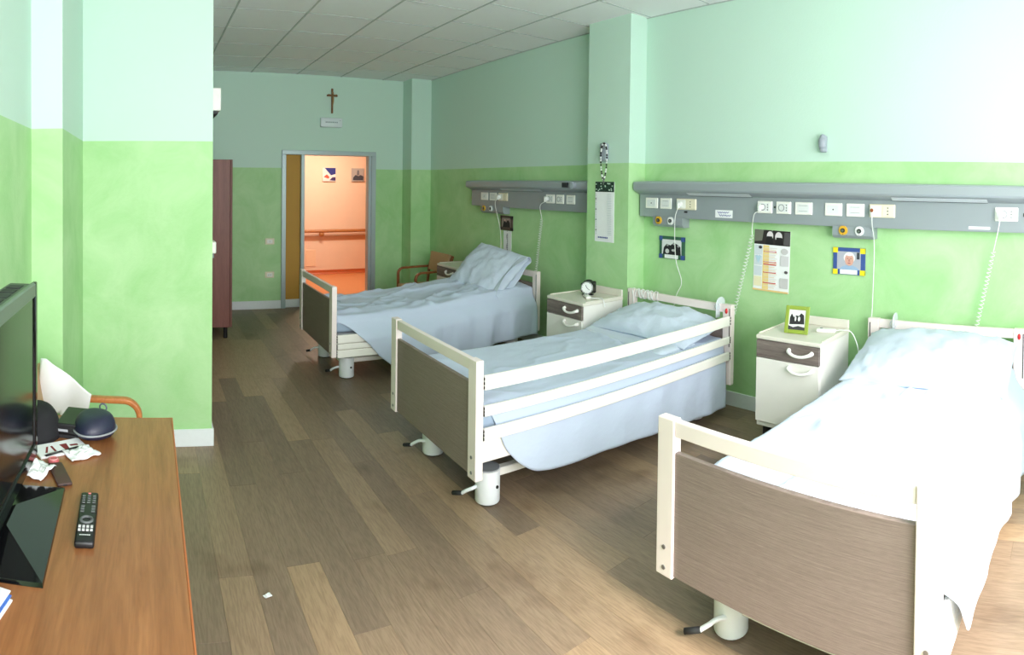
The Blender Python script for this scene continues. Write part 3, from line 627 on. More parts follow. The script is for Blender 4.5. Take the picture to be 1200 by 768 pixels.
# ------------------------------------------------------------------ beds
def make_bed(xf, yc, L, yaw, label, raised, far=False):
    t = thing('hospital_bed', (xf, yc, 0), label, 'bed', 'three hospital beds in a row', yaw)
    W = 0.51; PW_ = 0.075
    for end in (0, 1):
        x0, x1 = (0, 0.042) if end == 0 else (L-0.042, L)
        xf0 = x0 if end == 0 else x1
        for s_ in (-1, 1):
            p = B().box(x0, x1, s_*W, s_*(W-PW_), 0.23, 0.797, 0.004, 2).build('post', M['bedwhite'], t)
            if end == 0:
                for zz in (0.262, 0.335): B().cyl((x0-0.001, s_*(W-PW_/2), zz), 0.008, 0.004, 'x', 12).build('bolt', M['steel'], p)
            else:
                B().box(x0-0.002, x0, s_*(W-0.012), s_*(W-0.018), 0.50, 0.77).build('rail_slot', M['dark'], p)
        B().box(x0+0.006, x1-0.006, -(W-PW_), W-PW_, 0.738, 0.794, 0.004, 2).build('top_rail', M['bedwhite'], t)
        B().box(x0+0.010, x1-0.010, -(W-PW_)-0.002, W-PW_+0.002, 0.238, 0.680, 0.002).build('end_panel', M['oak'], t)
    # safety rails: lifted on the raised side, folded down elsewhere
    for s_ in (-1, 1):
        up = (s_ == -1 and raised)
        zs = [(0.652, 0.722), (0.527, 0.578), (0.410, 0.470)] if up else [(0.338, 0.406), (0.288, 0.334), (0.222, 0.284)]
        for z0, z1 in zs:
            r = B().box(0.05, L-0.05, s_*0.486, s_*0.508, z0, z1, 0.006, 2).build('side_rail', M['railwhite'], t)
        for xx in (0.043, L-0.049):
            for z0, z1 in zs:
                for q in (0.2, 0.5, 0.8): B().box(xx, xx+0.006, s_*0.49, s_*0.5085, z0+(z1-z0)*q-0.006, z0+(z1-z0)*q+0.006).build('rail_guide', M['black'], t)
    for s_ in (-1, 1): B().box(0.042, L-0.042, s_*0.438, s_*0.460, 0.285, 0.392, 0.004).build('side_frame', M['railwhite'], t)
    B().box(0.05, L-0.05, -0.44, 0.44, 0.36, 0.405).build('slatted_base', M['legcap'], t)
    # under-carriage
    for s_ in (-1, 1):
        B().box(0.17, L-0.17, s_*0.29, s_*0.335, 0.125, 0.165, 0.004).build('chassis_bar', M['railwhite'], t)
        B().tube([(0.4, s_*0.25, 0.15), (1.0, s_*0.25, 0.36)], 0.018, 8).build('lift_arm', M['legcap'], t, True)
        B().tube([(L-0.4, s_*0.25, 0.15), (L-1.0, s_*0.25, 0.36)], 0.018, 8).build('lift_arm', M['legcap'], t, True)
    for xx in (0.195, L-0.195):
        B().box(xx-0.02, xx+0.02, -0.30, 0.30, 0.09, 0.13, 0.004).build('cross_bar', M['railwhite'], t)
        for s_ in (-1, 1):
            g = B().cyl((xx, s_*0.31, 0.092), 0.064, 0.168, 'z', 28, bev=0.006).build('leg', M['legwhite'], t, 40)
            B().cyl((xx, s_*0.31, 0.1785), 0.060, 0.006, 'z', 28).build('leg_cap', M['legcap'], g)
            B().cyl((xx, s_*0.31, 0.006), 0.052, 0.012, 'z', 24).build('caster_wheel', M['rubber'], g)
            B().cyl((xx+0.018, s_*0.31-0.0625, 0.095), 0.008, 0.006, 'y', 10).build('leg_hole', M['black'], g)
            B().cyl((xx-0.0, s_*0.31, 0.172), 0.0655, 0.005, 'z', 28).build('leg_ring', M['ringwhite'], g)
    for s_ in (-1, 1):
        yy = s_*0.31
        pd = B().tube(smoothpath([(0.145, yy-0.02*s_, 0.085), (0.11, yy+0.0*s_, 0.09), (0.085, yy+0.02, 0.075), (0.07, yy+0.05, 0.05)]), 0.009, 8).build('brake_pedal', M['legwhite'], t, True)
        B().tube([(0.072, yy+0.045, 0.053), (0.048, yy+0.10, 0.035)], 0.011, 8).build('pedal_grip', M['rubber'], pd, True)
    if not far: B().sphere((L-0.046, -0.47, 0.752), 0.012, 1, 0.8, 1.6, 10, 8).build('red_knob', M['red'], t, True)
    return t
def at(t, L): return t
# mattress and bedding are laid on the bed; local coordinates of the bed are used, then placed with its location and yaw
def top1(u): return 0.548+0.10*sm(0.55, 1.75, u)
def top0(u): return 0.556+0.0*u
def make_mattress(loc, yaw, L, top, label):
    o = thing('mattress', loc, label, 'mattress', 'mattresses on the hospital beds', yaw)
    def prof(u, v):
        pass
    b = B(); n = 28; x0, x1 = 0.055, L-0.055; hw_ = 0.445; rr = 0.03
    def ring(x, inset):
        zt = top(x)-0.006; zb = zt-0.135; h_ = hw_-inset; pts = []
        for cx_, cz, a0 in ((h_-rr, zt-rr-inset, 0), (-(h_-rr), zt-rr-inset, 90), (-(h_-rr), zb+rr+inset, 180), (h_-rr, zb+rr+inset, 270)):
            for k in range(5):
                a = math.radians(a0+k*22.5); pts.append((x, cx_+rr*math.cos(a), cz+rr*math.sin(a)))
        return pts
    rings = [ring(x0, 0.02)]+[ring(x0+0.012+(x1-x0-0.024)*k/n, 0.0) for k in range(n+1)]+[ring(x1, 0.02)]
    V = [[b.bm.verts.new(p) for p in r] for r in rings]; m_ = len(V[0])
    for i in range(len(V)-1):
        for k in range(m_): b.bm.faces.new((V[i][k], V[i][(k+1) % m_], V[i+1][(k+1) % m_], V[i+1][k]))
    b.bm.faces.new(V[0]); b.bm.faces.new(V[-1][::-1])
    b.build('cover', M['mattress'], o, 50)
    B().box(x0-0.004, x0+0.002, -hw_+0.06, hw_-0.06, top(x0)-0.09, top(x0)-0.075).build('piping', M['mattdark'], o)
    return o
def make_sheet(loc, yaw, L, top, near, far, flare, label, seed, x0=0.06, wr=1.0, lift=None):
    """sheet lying on the mattress and hanging over its two long sides; near(u), far(u) = hanging lengths"""
    o = thing('bed_sheet', loc, label, 'sheet', 'pale blue sheets on the hospital beds', yaw)
    nu, nv = 150, 90; hw_ = 0.452; x1 = L-0.05
    def fn(a, c):
        u = x0+(x1-x0)*a; df, dn = far(u), near(u); tot = df+2*hw_+dn; s_ = c*tot
        zt = top(u)
        if lift: zt += lift(u, 0)
        wx = 0.0
        if s_ < df:
            d = df-s_; v = hw_; side = 1
        elif s_ > df+2*hw_:
            d = s_-df-2*hw_; v = -hw_; side = -1
        else: d = 0; v = hw_-(s_-df); side = 0
        edge = hw_-abs(v)
        if side == 0:
            z = zt+0.004
            wv = fbm(u*2.2+seed, v*2.6, seed)*0.012*wr + fbm(u*6+seed, v*4.0+3, seed)*0.005*wr
            rg = 1-abs(fbm(u*1.7+v*1.4+seed*2, v*2.6-u*0.9, seed+4)); wv += (rg**7)*0.022*wr
            z += wv*min(1, edge/0.06)
            r = 0.035
            if edge < r: z -= r-math.sqrt(max(0, r*r-(r-edge)**2))
            vv = v
        else:
            r = 0.035; fl = flare(u) if side < 0 else 0.035
            z = zt-0.004-r*0.9-d
            g = sm(0.0, 0.22, d); ph = u*9.0+fbm(u*1.5, seed, 2.0)*4+seed
            fold = (0.5+0.5*math.sin(ph))*0.016+(fbm(u*5+seed, d*1.6, seed+9))*0.012 + 0.010*math.sin(u*21+d*5+seed)
            fold *= (0.4+1.0*sm(0.3, 1.9, u))
            vv = side*(hw_+fl*sm(0.0, 0.16, d)+max(-0.004, fold*g*wr))
            wx = 0.02*g*fbm(u*3+seed, d*3, 7)
        return Vector((u+wx, vv, z))
    s_ = B().grid(fn, nu, nv).build('fabric', M['sheet'], o, True, solid=0.003)
    return o
def pillow_mesh(a, bb_, c, seed, wr=1.0, n=44, sag=0.0):
    b = B()
    def f(side):
        def g(p, q):
            s_, t_ = p*2-1, q*2-1
            # denser sampling near the edges
            s_ = math.sin(s_*math.pi/2); t_ = math.sin(t_*math.pi/2)
            prof = (max(0, 1-abs(s_)**2.6)**0.55)*(max(0, 1-abs(t_)**2.6)**0.55)
            x = t_*bb_*(1-0.05*s_*s_*(1-abs(t_)**3)+0.03*abs(s_)**6); y = s_*a*(1-0.05*t_*t_*(1-abs(s_)**3)+0.03*abs(t_)**6)
            z = side*c*prof*(1.0 if side > 0 else 0.45)
            w_ = fbm(x*7+seed, y*7, side)*0.010+(1-abs(fbm(x*5+y*3+seed, y*6-x*2, seed+2)))**6*0.016
            z += side*w_*wr*min(1, prof*3)
            z -= sag*abs(s_)**3*0.03
            return Vector((x, y, z))
        return g
    b.grid(f(1), n, n); b.grid(f(-1), n, n)
    return b
def make_pillow(center, size, rot, label, seed, opening=False, thick=0.09, sag=0.0):
    o = thing('pillow', center, label, 'pillow', 'pillows on the hospital beds')
    o.rotation_euler = rot
    a, bb_ = size
    pillow_mesh(a, bb_, thick, seed, sag=sag).build('pillowcase', M['pillow'], o, True, weld=True)
    # the flat hem around the case
    b = B()
    ring = []
    for k in range(48):
        an = 2*math.pi*k/48; cx_, sy_ = math.cos(an), math.sin(an)
        ring.append((bb_*0.995*abs(cx_)**0.22*math.copysign(1, cx_), a*0.995*abs(sy_)**0.22*math.copysign(1, sy_), 0.0-sag*0.03*(abs(sy_)**0.22)**3))
    if not opening:
        b.tube(ring, 0.005, 5, closed=True).build('hem', M['pillow'], o, True)
    else:
        b.tube(ring, 0.004, 5, closed=True).build('hem', M['pillow'], o, True)
        # open sleeve at the near end (local -y)
        def g(p, q):
            an = 2*math.pi*p; cx_, sz = math.cos(an), math.sin(an)
            k = q; y = -a*0.86-0.07*k-0.02*math.sin(an*2+1)*k
            hx = bb_*(0.93+0.02*k); hz = 0.055+0.02*k
            return Vector((hx*abs(cx_)**0.7*math.copysign(1, cx_), y, 0.01+hz*abs(sz)**0.9*math.copysign(1, sz)+0.012*math.sin(an*5)*k))
        B().grid(g, 48, 8).build('case_opening', M['sheet2'], o, True, solid=0.004, weld=True)
    return o
BED = [
    (1.435, 4.985, 2.05, 0.0),
    (1.455, 2.845, 2.07, -0.012),
    (1.612, 0.878, 2.03, -0.022)]
def wl(i, u, v, z):
    xf, yc, L, yw = BED[i]; c, s_ = math.cos(yw), math.sin(yw)
    return (xf+u*c-v*s_, yc+u*s_+v*c, z)
LB = ['far hospital bed with folded-down rails and tilted head end', 'middle hospital bed with its white side rails raised', 'nearest hospital bed with large footboard facing the viewer']
for i, (xf, yc, L, yw) in enumerate(BED):
    make_bed(xf, yc, L, yw, LB[i], i == 1, i == 0)
    make_mattress((xf, yc, 0), yw, L, top1 if i == 0 else top0, ['blue-grey mattress on the far bed by the doorway', 'blue-grey mattress on the middle bed inside raised rails', 'blue-grey mattress on the nearest bed'][i])
b1 = BED[0]; b2 = BED[1]; b3 = BED[2]
make_sheet((b1[0], b1[1], 0), b1[3], b1[2], top1, lambda u: 0.02+0.40*sm(0.05, 0.62, u)-0.02*sm(1.5, 2.0, u), lambda u: 0.12+0.1*sm(0.1, 0.5, u), lambda u: 0.075, 'wrinkled pale blue sheet draped over the far bed', 1.3, wr=1.5)
make_sheet((b2[0], b2[1], 0), b2[3], b2[2], top0, lambda u: 0.02+0.36*(1-math.exp(-max(0, u-0.13)/0.11))+0.06*sm(0.9, 1.9, u), lambda u: 0.10, lambda u: 0.022, 'pale blue sheet hanging below the raised rails of middle bed', 4.7, wr=0.55)
make_sheet((b3[0], b3[1], 0), b3[3], b3[2], top0, lambda u: 0.05+0.26*sm(0.05, 0.3, u)+0.12*sm(0.6, 1.6, u), lambda u: 0.10+0.14*sm(0.05, 0.5, u), lambda u: 0.085, 'bright pale blue sheet on the nearest bed', 8.1, wr=0.9)
# folded-back sheet edge on the middle bed
t = thing('folded_blanket', (b2[0], b2[1], 0), 'folded pale blue cover under the middle bed pillow', 'blanket', None, b2[3])
def ff(p, q):
    u = 1.33+0.36*p+0.22*(1-q)*0.9-0.1*(0.5-q); v = 0.44-0.86*q
    z = 0.563+0.022*(min(1, p*6)**0.5)+0.010*fbm(u*5, v*4, 2)*p
    e = min(q, 1-q)
    if e < 0.04: z -= (0.04-e)*0.5
    return Vector((u, v, z))
B().grid(ff, 30, 50).build('fold', M['sheet2'], t, True, solid=0.012)
make_pillow(wl(0, 1.735, -0.07, 0.785), (0.36, 0.27), (math.radians(9), math.radians(-42), math.radians(2)), 'plump pillow propped up against the far bed headboard', 2.2, opening=True, thick=0.10)
make_pillow(wl(1, 1.80, 0.0, 0.635), (0.43, 0.25), (0, math.radians(-8), math.radians(2)), 'soft white-blue pillow behind the raised rails of middle bed', 5.1, thick=0.10, sag=1.0)
make_pillow(wl(2, 1.72, 0.0, 0.645), (0.46, 0.27), (0, math.radians(-16), math.radians(0)), 'wide bright pillow at the head of the nearest bed', 9.4, thick=0.115, sag=0.6)
# cord wound round the middle headboard, hooks on the headboards
t = thing('wound_cord', wl(1, b2[2]-0.02, 0.36, 0.766), 'white cord wound round the middle bed headboard rail', 'cord')
for k in range(3):
    pts = []
    for j in range(60):
        a = 2*math.pi*j/12; pts.append((0.021*math.cos(a)*1.15, 0.085-0.075*k-j*0.0016+0.018*math.sin(a*0.7+k*2), 0.037*math.sin(a)))
    B().tube(pts, 0.0035, 5).build('loop', M['cord'], t, True)
B().tube(smoothpath([(-0.022, 0.09, 0.02), (-0.03, 0.075, -0.04), (-0.025, 0.085, -0.10)]), 0.0035, 5).build('loose_end', M['cord'], t, True)
for i, vv, lb in ((1, -0.40, 'clear plastic hook over the middle bed headboard'), (2, 0.33, 'clear plastic hook over the nearest bed headboard')):
    t = thing('plastic_hook', wl(i, BED[i][2]-0.021, vv, 0.70), lb, 'hook', 'clear hooks on the headboards')
    hk = []
    for k in range(13):
        a = math.pi*k/12; hk.append((-0.030*math.cos(a), 0, 0.094+0.022*math.sin(a)))
    prof = [(-0.030, 0, 0.0), (-0.030, 0, 0.05)]+hk+[(0.030, 0, 0.03)]
    B().tube(prof, 0.02, 10, flat=(0.026, 0.003)).build('band', M['hook'], t, True)
    B().torus((-0.038, 0.0, 0.075), 0.022, 0.002, 'x', 20, 6).build('ring', M['hook'], t, True)
# ------------------------------------------------------------------ bedside cabinets
def nightstand(x, y, label):
    """front face at local x=0 facing -x, right side towards -y"""
    t = thing('nightstand', (x, y, 0), label, 'nightstand', 'white bedside cabinets')
    W, D = 0.215, 0.43
    B().box(0.004, D, -W, W, 0.165, 0.70, 0.003).build('body', M['nswhite'], t)
    B().box(-0.010, D, -W-0.006, W+0.006, 0.70, 0.725, 0.006, 2).build('top', M['nstop'], t)
    B().box(D-0.018, D, -W-0.004, W+0.004, 0.725, 0.782, 0.004).build('back_ledge', M['nstop'], t)
    for s_ in (-1, 1): B().box(0.02, D-0.02, s_*(W+0.005), s_*(W-0.004), 0.725, 0.733, 0.002).build('side_lip', M['nstop'], t)
    def handle(par, z):
        pts = smoothpath([(-0.014, -0.165, z+0.012), (-0.034, -0.160, z+0.008), (-0.044, -0.128, z-0.004), (-0.046, -0.09, z-0.009), (-0.044, -0.052, z-0.004), (-0.034, -0.020, z+0.010), (-0.014, -0.015, z+0.014)], 6)
        n_ = len(pts); r = [0.009+0.006*abs(2*k/(n_-1)-1)**2 for k in range(n_)]
        B().tube(pts, r, 10).build('handle', M['white'], par, True)
    d = B().box(-0.016, 0.004, -W+0.002, W-0.002, 0.592, 0.697, 0.003).build('drawer', M['nsdrawer'], t); handle(d, 0.648)
    d = B().box(-0.016, 0.004, -W+0.002, W-0.002, 0.20, 0.588, 0.003).build('door', M['nswhite'], t); handle(d, 0.545)
    for xx in (0.05, D-0.05):
        for s_ in (-1, 1):
            c = B().cyl((xx, s_*(W-0.05), 0.055), 0.055, 0.022, 'y', 18, bev=0.004).build('caster', M['legcap'], t, 40)
            B().cyl((xx, s_*(W-0.05), 0.055), 0.03, 0.026, 'y', 14).build('hub', M['steel'], c)
            B().box(xx-0.03, xx+0.03, s_*(W-0.05)-0.017, s_*(W-0.05)+0.017, 0.085, 0.165, 0.006).build('fork', M['black'], c)
    return t
nightstand(3.135, 1.672, 'bedside cabinet between the two nearer beds carrying lime photo frame')
nightstand(3.035, 3.575, 'bedside cabinet in front of the pillar carrying a round clock')
nightstand(3.165, 5.74, 'bedside cabinet half hidden behind the far bed')
NZ = 0.725
# lime photo frame, leaning back
t = thing('photo_frame', (3.27, 1.690, NZ), 'lime green photo frame standing on the nearer cabinet', 'picture frame', None, math.radians(8))
t.rotation_euler = (0, math.radians(14), math.radians(8))
b = B()
W, Hh, fw = 0.078, 0.17, 0.024
b.box(-0.012, 0, -W, -W+fw, 0, Hh, 0.003).box(-0.012, 0, W-fw, W, 0, Hh, 0.003).box(-0.012, 0, -W+fw, W-fw, 0, fw, 0.003).box(-0.012, 0, -W+fw, W-fw, Hh-fw, Hh, 0.003)
b.build('frame', M['lime'], t)
b = B().mat(pm(226, 226, 224)).rect('x', -0.006, -W+fw, W-fw, fw, Hh-fw)
for i, (mt, cos) in enumerate([(pm(36, 36, 38), [(0.05, 0.25), (0.95, 0.3), (0.9, 0.75), (0.72, 0.85), (0.6, 0.7), (0.42, 0.72), (0.3, 0.62), (0.15, 0.8), (0.06, 0.6)]), (pm(232, 232, 230), ell(0.4, 0.55, 0.05, 0.13)), (pm(230, 232, 230), ell(0.62, 0.55, 0.07, 0.12)),
        (pm(60, 60, 62), [(0, 0), (1, 0), (1, 0.14), (0.6, 0.2), (0.3, 0.12), (0, 0.2)])]):
    b.mat(mt).poly([(-0.0064-0.0003*i, (W-fw)*(1-2*u), fw+v*(Hh-2*fw)) for u, v in cos])
b.build('photograph', None, t)
B().box(0, 0.004, -W+0.008, W-0.008, 0.006, Hh-0.006).build('backing', M['brown'], t)
B().prism([(0.004, 0.10), (0.065, 0.016), (0.060, 0.012), (0.004, 0.09)], 'y', -0.02, 0.02).build('strut', M['brown'], t)
# alarm clock
t = thing('alarm_clock', (3.30, 3.60, NZ), 'round black alarm clock with white dial on cabinet', 'clock', None, math.radians(28))
B().cyl((0, 0, 0.062), 0.056, 0.05, 'x', 28, bev=0.006).build('case', M['black'], t, 40)
B().cyl((-0.026, 0, 0.062), 0.047, 0.003, 'x', 28).build('dial', M['paper'], t)
B().torus((-0.026, 0, 0.062), 0.050, 0.005, 'x', 28, 8).build('bezel', M['steel'], t, True)
b = B()
for k in range(12):
    a = math.radians(30*k); b.cyl((-0.028, 0.04*math.sin(a), 0.062+0.04*math.cos(a)), 0.002, 0.002, 'x', 6)
b.build('hour_mark', M['black'], t)
B().tube([(-0.029, 0, 0.062), (-0.029, 0.012, 0.085)], 0.002, 5).build('hand', M['black'], t)
B().tube([(-0.029, 0, 0.062), (-0.029, -0.022, 0.045)], 0.002, 5).build('hand', M['black'], t)
B().box(-0.018, 0.018, -0.045, 0.045, 0, 0.012, 0.003).build('foot', M['black'], t)
B().box(0.028, 0.06, -0.052, 0.02, 0.012, 0.11, 0.006).build('winder_box', M['black'], t)
def handset(x, y, rz, label, cordpts):
    t = thing('call_handset', (x, y, NZ), label, 'handset', 'white handsets on the bedside cabinets', rz)
    B().box(-0.022, 0.022, -0.062, 0.062, 0.0, 0.024, 0.010, 3).build('body', M['white'], t, 40)
    B().cyl((0, 0.03, 0.025), 0.009, 0.004, 'z', 12).build('button', M['legcap'], t)
    B().tube(smoothpath(cordpts), 0.0032, 6).build('cable', M['cord'], t, True)
handset(3.40, 1.545, math.radians(15), 'white handset lying on the nearer cabinet behind the frame', [(0, -0.06, 0.012), (0.0, -0.10, 0.02), (-0.01, -0.16, 0.012), (-0.02, -0.20, -0.06), (-0.03, -0.22, -0.16)])
handset(3.20, 3.50, math.radians(-30), 'white handset lying on the pillar cabinet by the clock', [(0, -0.06, 0.012), (0.03, -0.08, 0.012), (0.08, -0.09, 0.012), (0.10, -0.12, 0.01), (0.115, -0.135, -0.05)])
# ------------------------------------------------------------------ armchairs
def armchair(loc, rz, label, woodm, arm_z, W=0.26, D=0.56, seat_z=0.43, back_top=0.80):
    """faces local -x; W half width; D depth"""
    t = thing('armchair', loc, label, 'armchair', 'bentwood armchairs', rz)
    for s_ in (-1, 1):
        y = s_*W
        p = [(0.02, y, 0.0), (0.018, y, 0.25)]+[(0.09-0.072*math.cos(k*math.pi/16), y, arm_z-0.072+0.072*math.sin(k*math.pi/16)) for k in range(9)]+[(0.25, y, arm_z+0.003), (D-0.06, y, arm_z+0.006)]
        B().tube(p, 0.02, 12, flat=(0.02, 0.013)).build('arm', woodm, t, 50)
        B().tube([(D-0.13, y, 0.0), (D-0.06, y, arm_z), (D+0.0, y, back_top)], 0.018, 10, flat=(0.018, 0.014)).build('rear_leg', woodm, t, 50)
        B().box(0.02, D-0.10, y-0.010, y+0.010, seat_z-0.10, seat_z-0.055, 0.003).build('seat_rail', woodm, t)
    B().box(0.03, 0.055, -W+0.02, W-0.02, seat_z-0.10, seat_z-0.055, 0.003).build('front_rail', woodm, t)
    B().box(0.0, D-0.08, -W+0.022, W-0.022, seat_z-0.055, seat_z+0.02, 0.022, 3).build('seat', M['vinyl'], t, 40)
    b = B(); b.prism([(D-0.085, seat_z+0.17), (D-0.045, seat_z+0.17), (D-0.002, back_top+0.01), (D-0.045, back_top+0.02)], 'y', -W+0.024, W-0.024)
    b.build('backrest', M['vinyl'], t)
    return t
armchair((2.93, 6.33, 0), 0, 'tan bentwood armchair in the far corner past the bed', M['beechdark'], 0.60, W=0.245, D=0.50, seat_z=0.40, back_top=0.775)
# chair beside the table faces the room (+x): rotated half a turn
armchair((-0.02, 2.345, 0), math.pi, 'bentwood armchair tucked against the end of the table', M['beech'], 0.66, W=0.255, D=0.50)
# ------------------------------------------------------------------ table with the television
tb = thing('table', (-0.23, 1.2, 0), 'brown cherry wood table along the left edge', 'table')
B().box(-0.31, 0.317, -0.85, 0.978, 0.722, 0.75, 0.002).build('tabletop', M['table'], tb)
B().box(0.317, 0.321, -0.85, 0.978, 0.7225, 0.7495).build('edge_band', M['tedge'], tb)
B().box(-0.31, 0.321, 0.978, 0.982, 0.7225, 0.7495).build('edge_band', M['tedge'], tb)
for xx in (-0.27, 0.27):
    for yy in (-0.8, 0.70): B().box(xx-0.025, xx+0.025, yy-0.025, yy+0.025, 0, 0.722, 0.003).build('leg', M['table'], tb)
for yy in (-0.8, 0.70): B().box(-0.245, 0.245, yy-0.012, yy+0.012, 0.63, 0.722).build('apron', M['table'], tb)
TZ = 0.75
tv = thing('television', (-0.345, 1.36, TZ), 'flat black television on faceted stand seen from the side', 'television', None, math.radians(-1.5))
B().box(-0.075, -0.004, -0.36, 0.355, 0.075, 0.572, 0.008, 2).build('back_shell', plain('tv_shell', (44, 50, 48), 0.4), tv, 40)
b = B().box(-0.004, 0.010, -0.365, -0.335, 0.065, 0.578, 0.003).box(-0.004, 0.010, 0.338, 0.360, 0.065, 0.578, 0.003).box(-0.004, 0.010, -0.335, 0.338, 0.065, 0.105, 0.003)
b.build('bezel', M['gloss'], tv)
B().box(-0.006, 0.010, -0.335, 0.338, 0.535, 0.578, 0.004).build('top_bezel', M['tvgrey'], tv)
B().box(-0.03, 0.0045, -0.335, 0.338, 0.105, 0.535).build('screen', M['screen'], tv)
b = B()
for k in range(9): b.box(-0.06, -0.02, -0.30+0.07*k, -0.25+0.07*k, 0.572, 0.5735)
b.build('vent', M['dark'], tv)
B().box(-0.055, -0.015, -0.09, 0.09, 0.03, 0.09, 0.006).build('neck', M['gloss'], tv)
b = B()
A = [(-0.16, -0.13, 0.0), (0.125, -0.12, 0.0), (0.105, 0.29, 0.0), (-0.16, 0.27, 0.0)]
lo = [b.bm.verts.new(p) for p in A]; mi = [b.bm.verts.new((p[0]*0.985, p[1]*0.985+0.001, 0.009)) for p in A]; ap = b.bm.verts.new((-0.028, 0.06, 0.052))
b.bm.faces.new(lo[::-1])
for k in range(4): b.bm.faces.new((lo[k], lo[(k+1) % 4], mi[(k+1) % 4], mi[k])); b.bm.faces.new((mi[k], mi[(k+1) % 4], ap))
b.build('stand_base', M['gloss'], tv)
# remote control
t = thing('remote_control', (-0.155, 1.498, TZ), 'black remote control lying on the table', 'remote', None, math.radians(2))
b = B(); prof = []
B().box(-0.024, 0.024, -0.115, 0.115, 0.0, 0.018, 0.006, 3).build('body', M['black'], t, 40)
gb = plain('remote_button', (96, 100, 100), 0.5); bl = B()
for r in range(4):
    for c in (-1, 0, 1): bl.box(c*0.014-0.0045, c*0.014+0.0045, 0.088-r*0.011, 0.094-r*0.011, 0.018, 0.0205, 0.001)
bl.build('number_key', gb, t)
bl = B()
for r in range(3):
    for c in (-1, 1): bl.box(c*0.014-0.005, c*0.014+0.005, 0.036-r*0.012, 0.044-r*0.012, 0.018, 0.0205, 0.001)
bl.build('function_key', gb, t)
B().torus((0, -0.022, 0.0185), 0.014, 0.004, 'z', 20, 6).build('ring_key', gb, t, True)
bl = B()
for c in (-1.5, -0.5, 0.5, 1.5): bl.box(c*0.010-0.0032, c*0.010+0.0032, -0.056, -0.048, 0.018, 0.0205); bl.box(c*0.010-0.0032, c*0.010+0.0032, -0.070, -0.063, 0.018, 0.0205)
bl.build('small_key', plain('remote_key_white', (206, 206, 206), 0.5), t)
B().box(-0.004, 0.004, 0.100, 0.106, 0.018, 0.021, 0.001).build('power_key', plain('power_pink', (206, 120, 120), 0.5), t)
bl = B()
for k in range(6): bl.rect('z', 0.0184, -0.013+k*0.0045, -0.0095+k*0.0045, -0.088, -0.084)
bl.build('lettering', M['ringwhite'], t)
# navy zip case
t = thing('glasses_case', (-0.185, 2.005, TZ), 'rounded navy zip case with loop on the table end', 'case', None, math.radians(-20))
def cs(lo_):
    def g(p, q):
        an = 2*math.pi*p; e = q*math.pi/2
        rx, ry, rz = 0.070, 0.075, (0.050 if not lo_ else -0.03)
        r = math.cos(e)**0.55
        x = rx*r*math.cos(an)*(1+0.16*math.sin(an)); y = ry*r*math.sin(an)
        return Vector((x, y, 0.032+rz*math.sin(e)**0.9*(1+0.25*math.sin(an)*math.cos(e))))
    return g
B().grid(cs(False), 32, 12).build('lid', M['navy'], t, True, weld=True)
B().grid(cs(True), 32, 12).build('bottom_shell', M['navy'], t, True, weld=True)
z_ = [(0.0735*math.cos(2*math.pi*k/40)*(1+0.16*math.sin(2*math.pi*k/40)), 0.0765*math.sin(2*math.pi*k/40), 0.032) for k in range(40)]
B().tube(z_, 0.0035, 6, closed=True).build('zip', M['legcap'], t, True)
B().torus((0.0, 0.078, 0.075), 0.013, 0.003, 'y', 18, 6).build('loop', plain('loop_grey', (90, 96, 110), 0.5), t, True)
# black box / wallet behind the case
t = thing('black_pouch', (-0.27, 2.055, TZ), 'small black box beside the navy case', 'box', None, math.radians(-8))
B().box(-0.035, 0.045, -0.075, 0.085, 0.012, 0.05, 0.006, 2).build('body', M['black'], t)
B().box(-0.03, 0.01, -0.0765, -0.075, 0.024, 0.032).build('label_strip', plain('pouch_label', (160, 164, 168), 0.5), t)
B().box(-0.033, 0.043, -0.073, 0.083, 0.0, 0.012).build('base', M['rubber'], t)
# magazine under it
t = thing('magazine', (-0.285, 1.90, TZ), 'white magazine with dark red lettering on the table', 'magazine', None, math.radians(32))
B().box(-0.085, 0.085, -0.045, 0.045, 0.0, 0.006, 0.001).build('pages', M['paper'], t)
b = B().mat(pm(128, 40, 46)); o_ = -0.06
for k, sh in enumerate([[(0, 0), (0.3, 0), (1, 1), (0.7, 1)], [(0, 0), (0.3, 0), (0.3, 1), (0, 1)], [(0.2, 0), (0.8, 0), (1, 1), (0, 1)], [(0, 0.4), (1, 0.3), (1, 0.6), (0, 0.7)]]):
    b.poly([(o_+0.032*k+u*0.026, -0.02+v*0.04, 0.0064) for u, v in sh])
b.mat(pm(190, 184, 180)).rect('z', 0.0066, -0.07, 0.07, -0.038, -0.03)
b.build('cover_print', None, t)
# black cap
t = thing('cap', (-0.385, 2.00, TZ), 'black baseball cap on the table behind the television', 'cap', None, math.radians(165))
def cg(p, q):
    an = 2*math.pi*p; e = q*math.pi/2
    return Vector((0.085*math.cos(e)**0.7*math.cos(an), 0.095*math.cos(e)**0.7*math.sin(an), 0.11*math.sin(e)))
capm = plain('cap_black_cloth', (20, 20, 24), 0.85)
B().grid(cg, 28, 10).build('crown', capm, t, True, solid=0.003, weld=True)
def vg(p, q):
    an = math.radians(-60+120*p); r = 0.085+0.075*q*math.cos(math.radians(-60+120*p))**0.6
    return Vector((r*math.cos(an), r*1.05*math.sin(an), 0.022-0.01*q+0.02*(1-math.cos(an*1.2))*-0.4))
B().grid(vg, 16, 6).build('visor', capm, t, True, solid=0.004)
B().sphere((0, 0, 0.11), 0.008).build('top_button', capm, t, True)
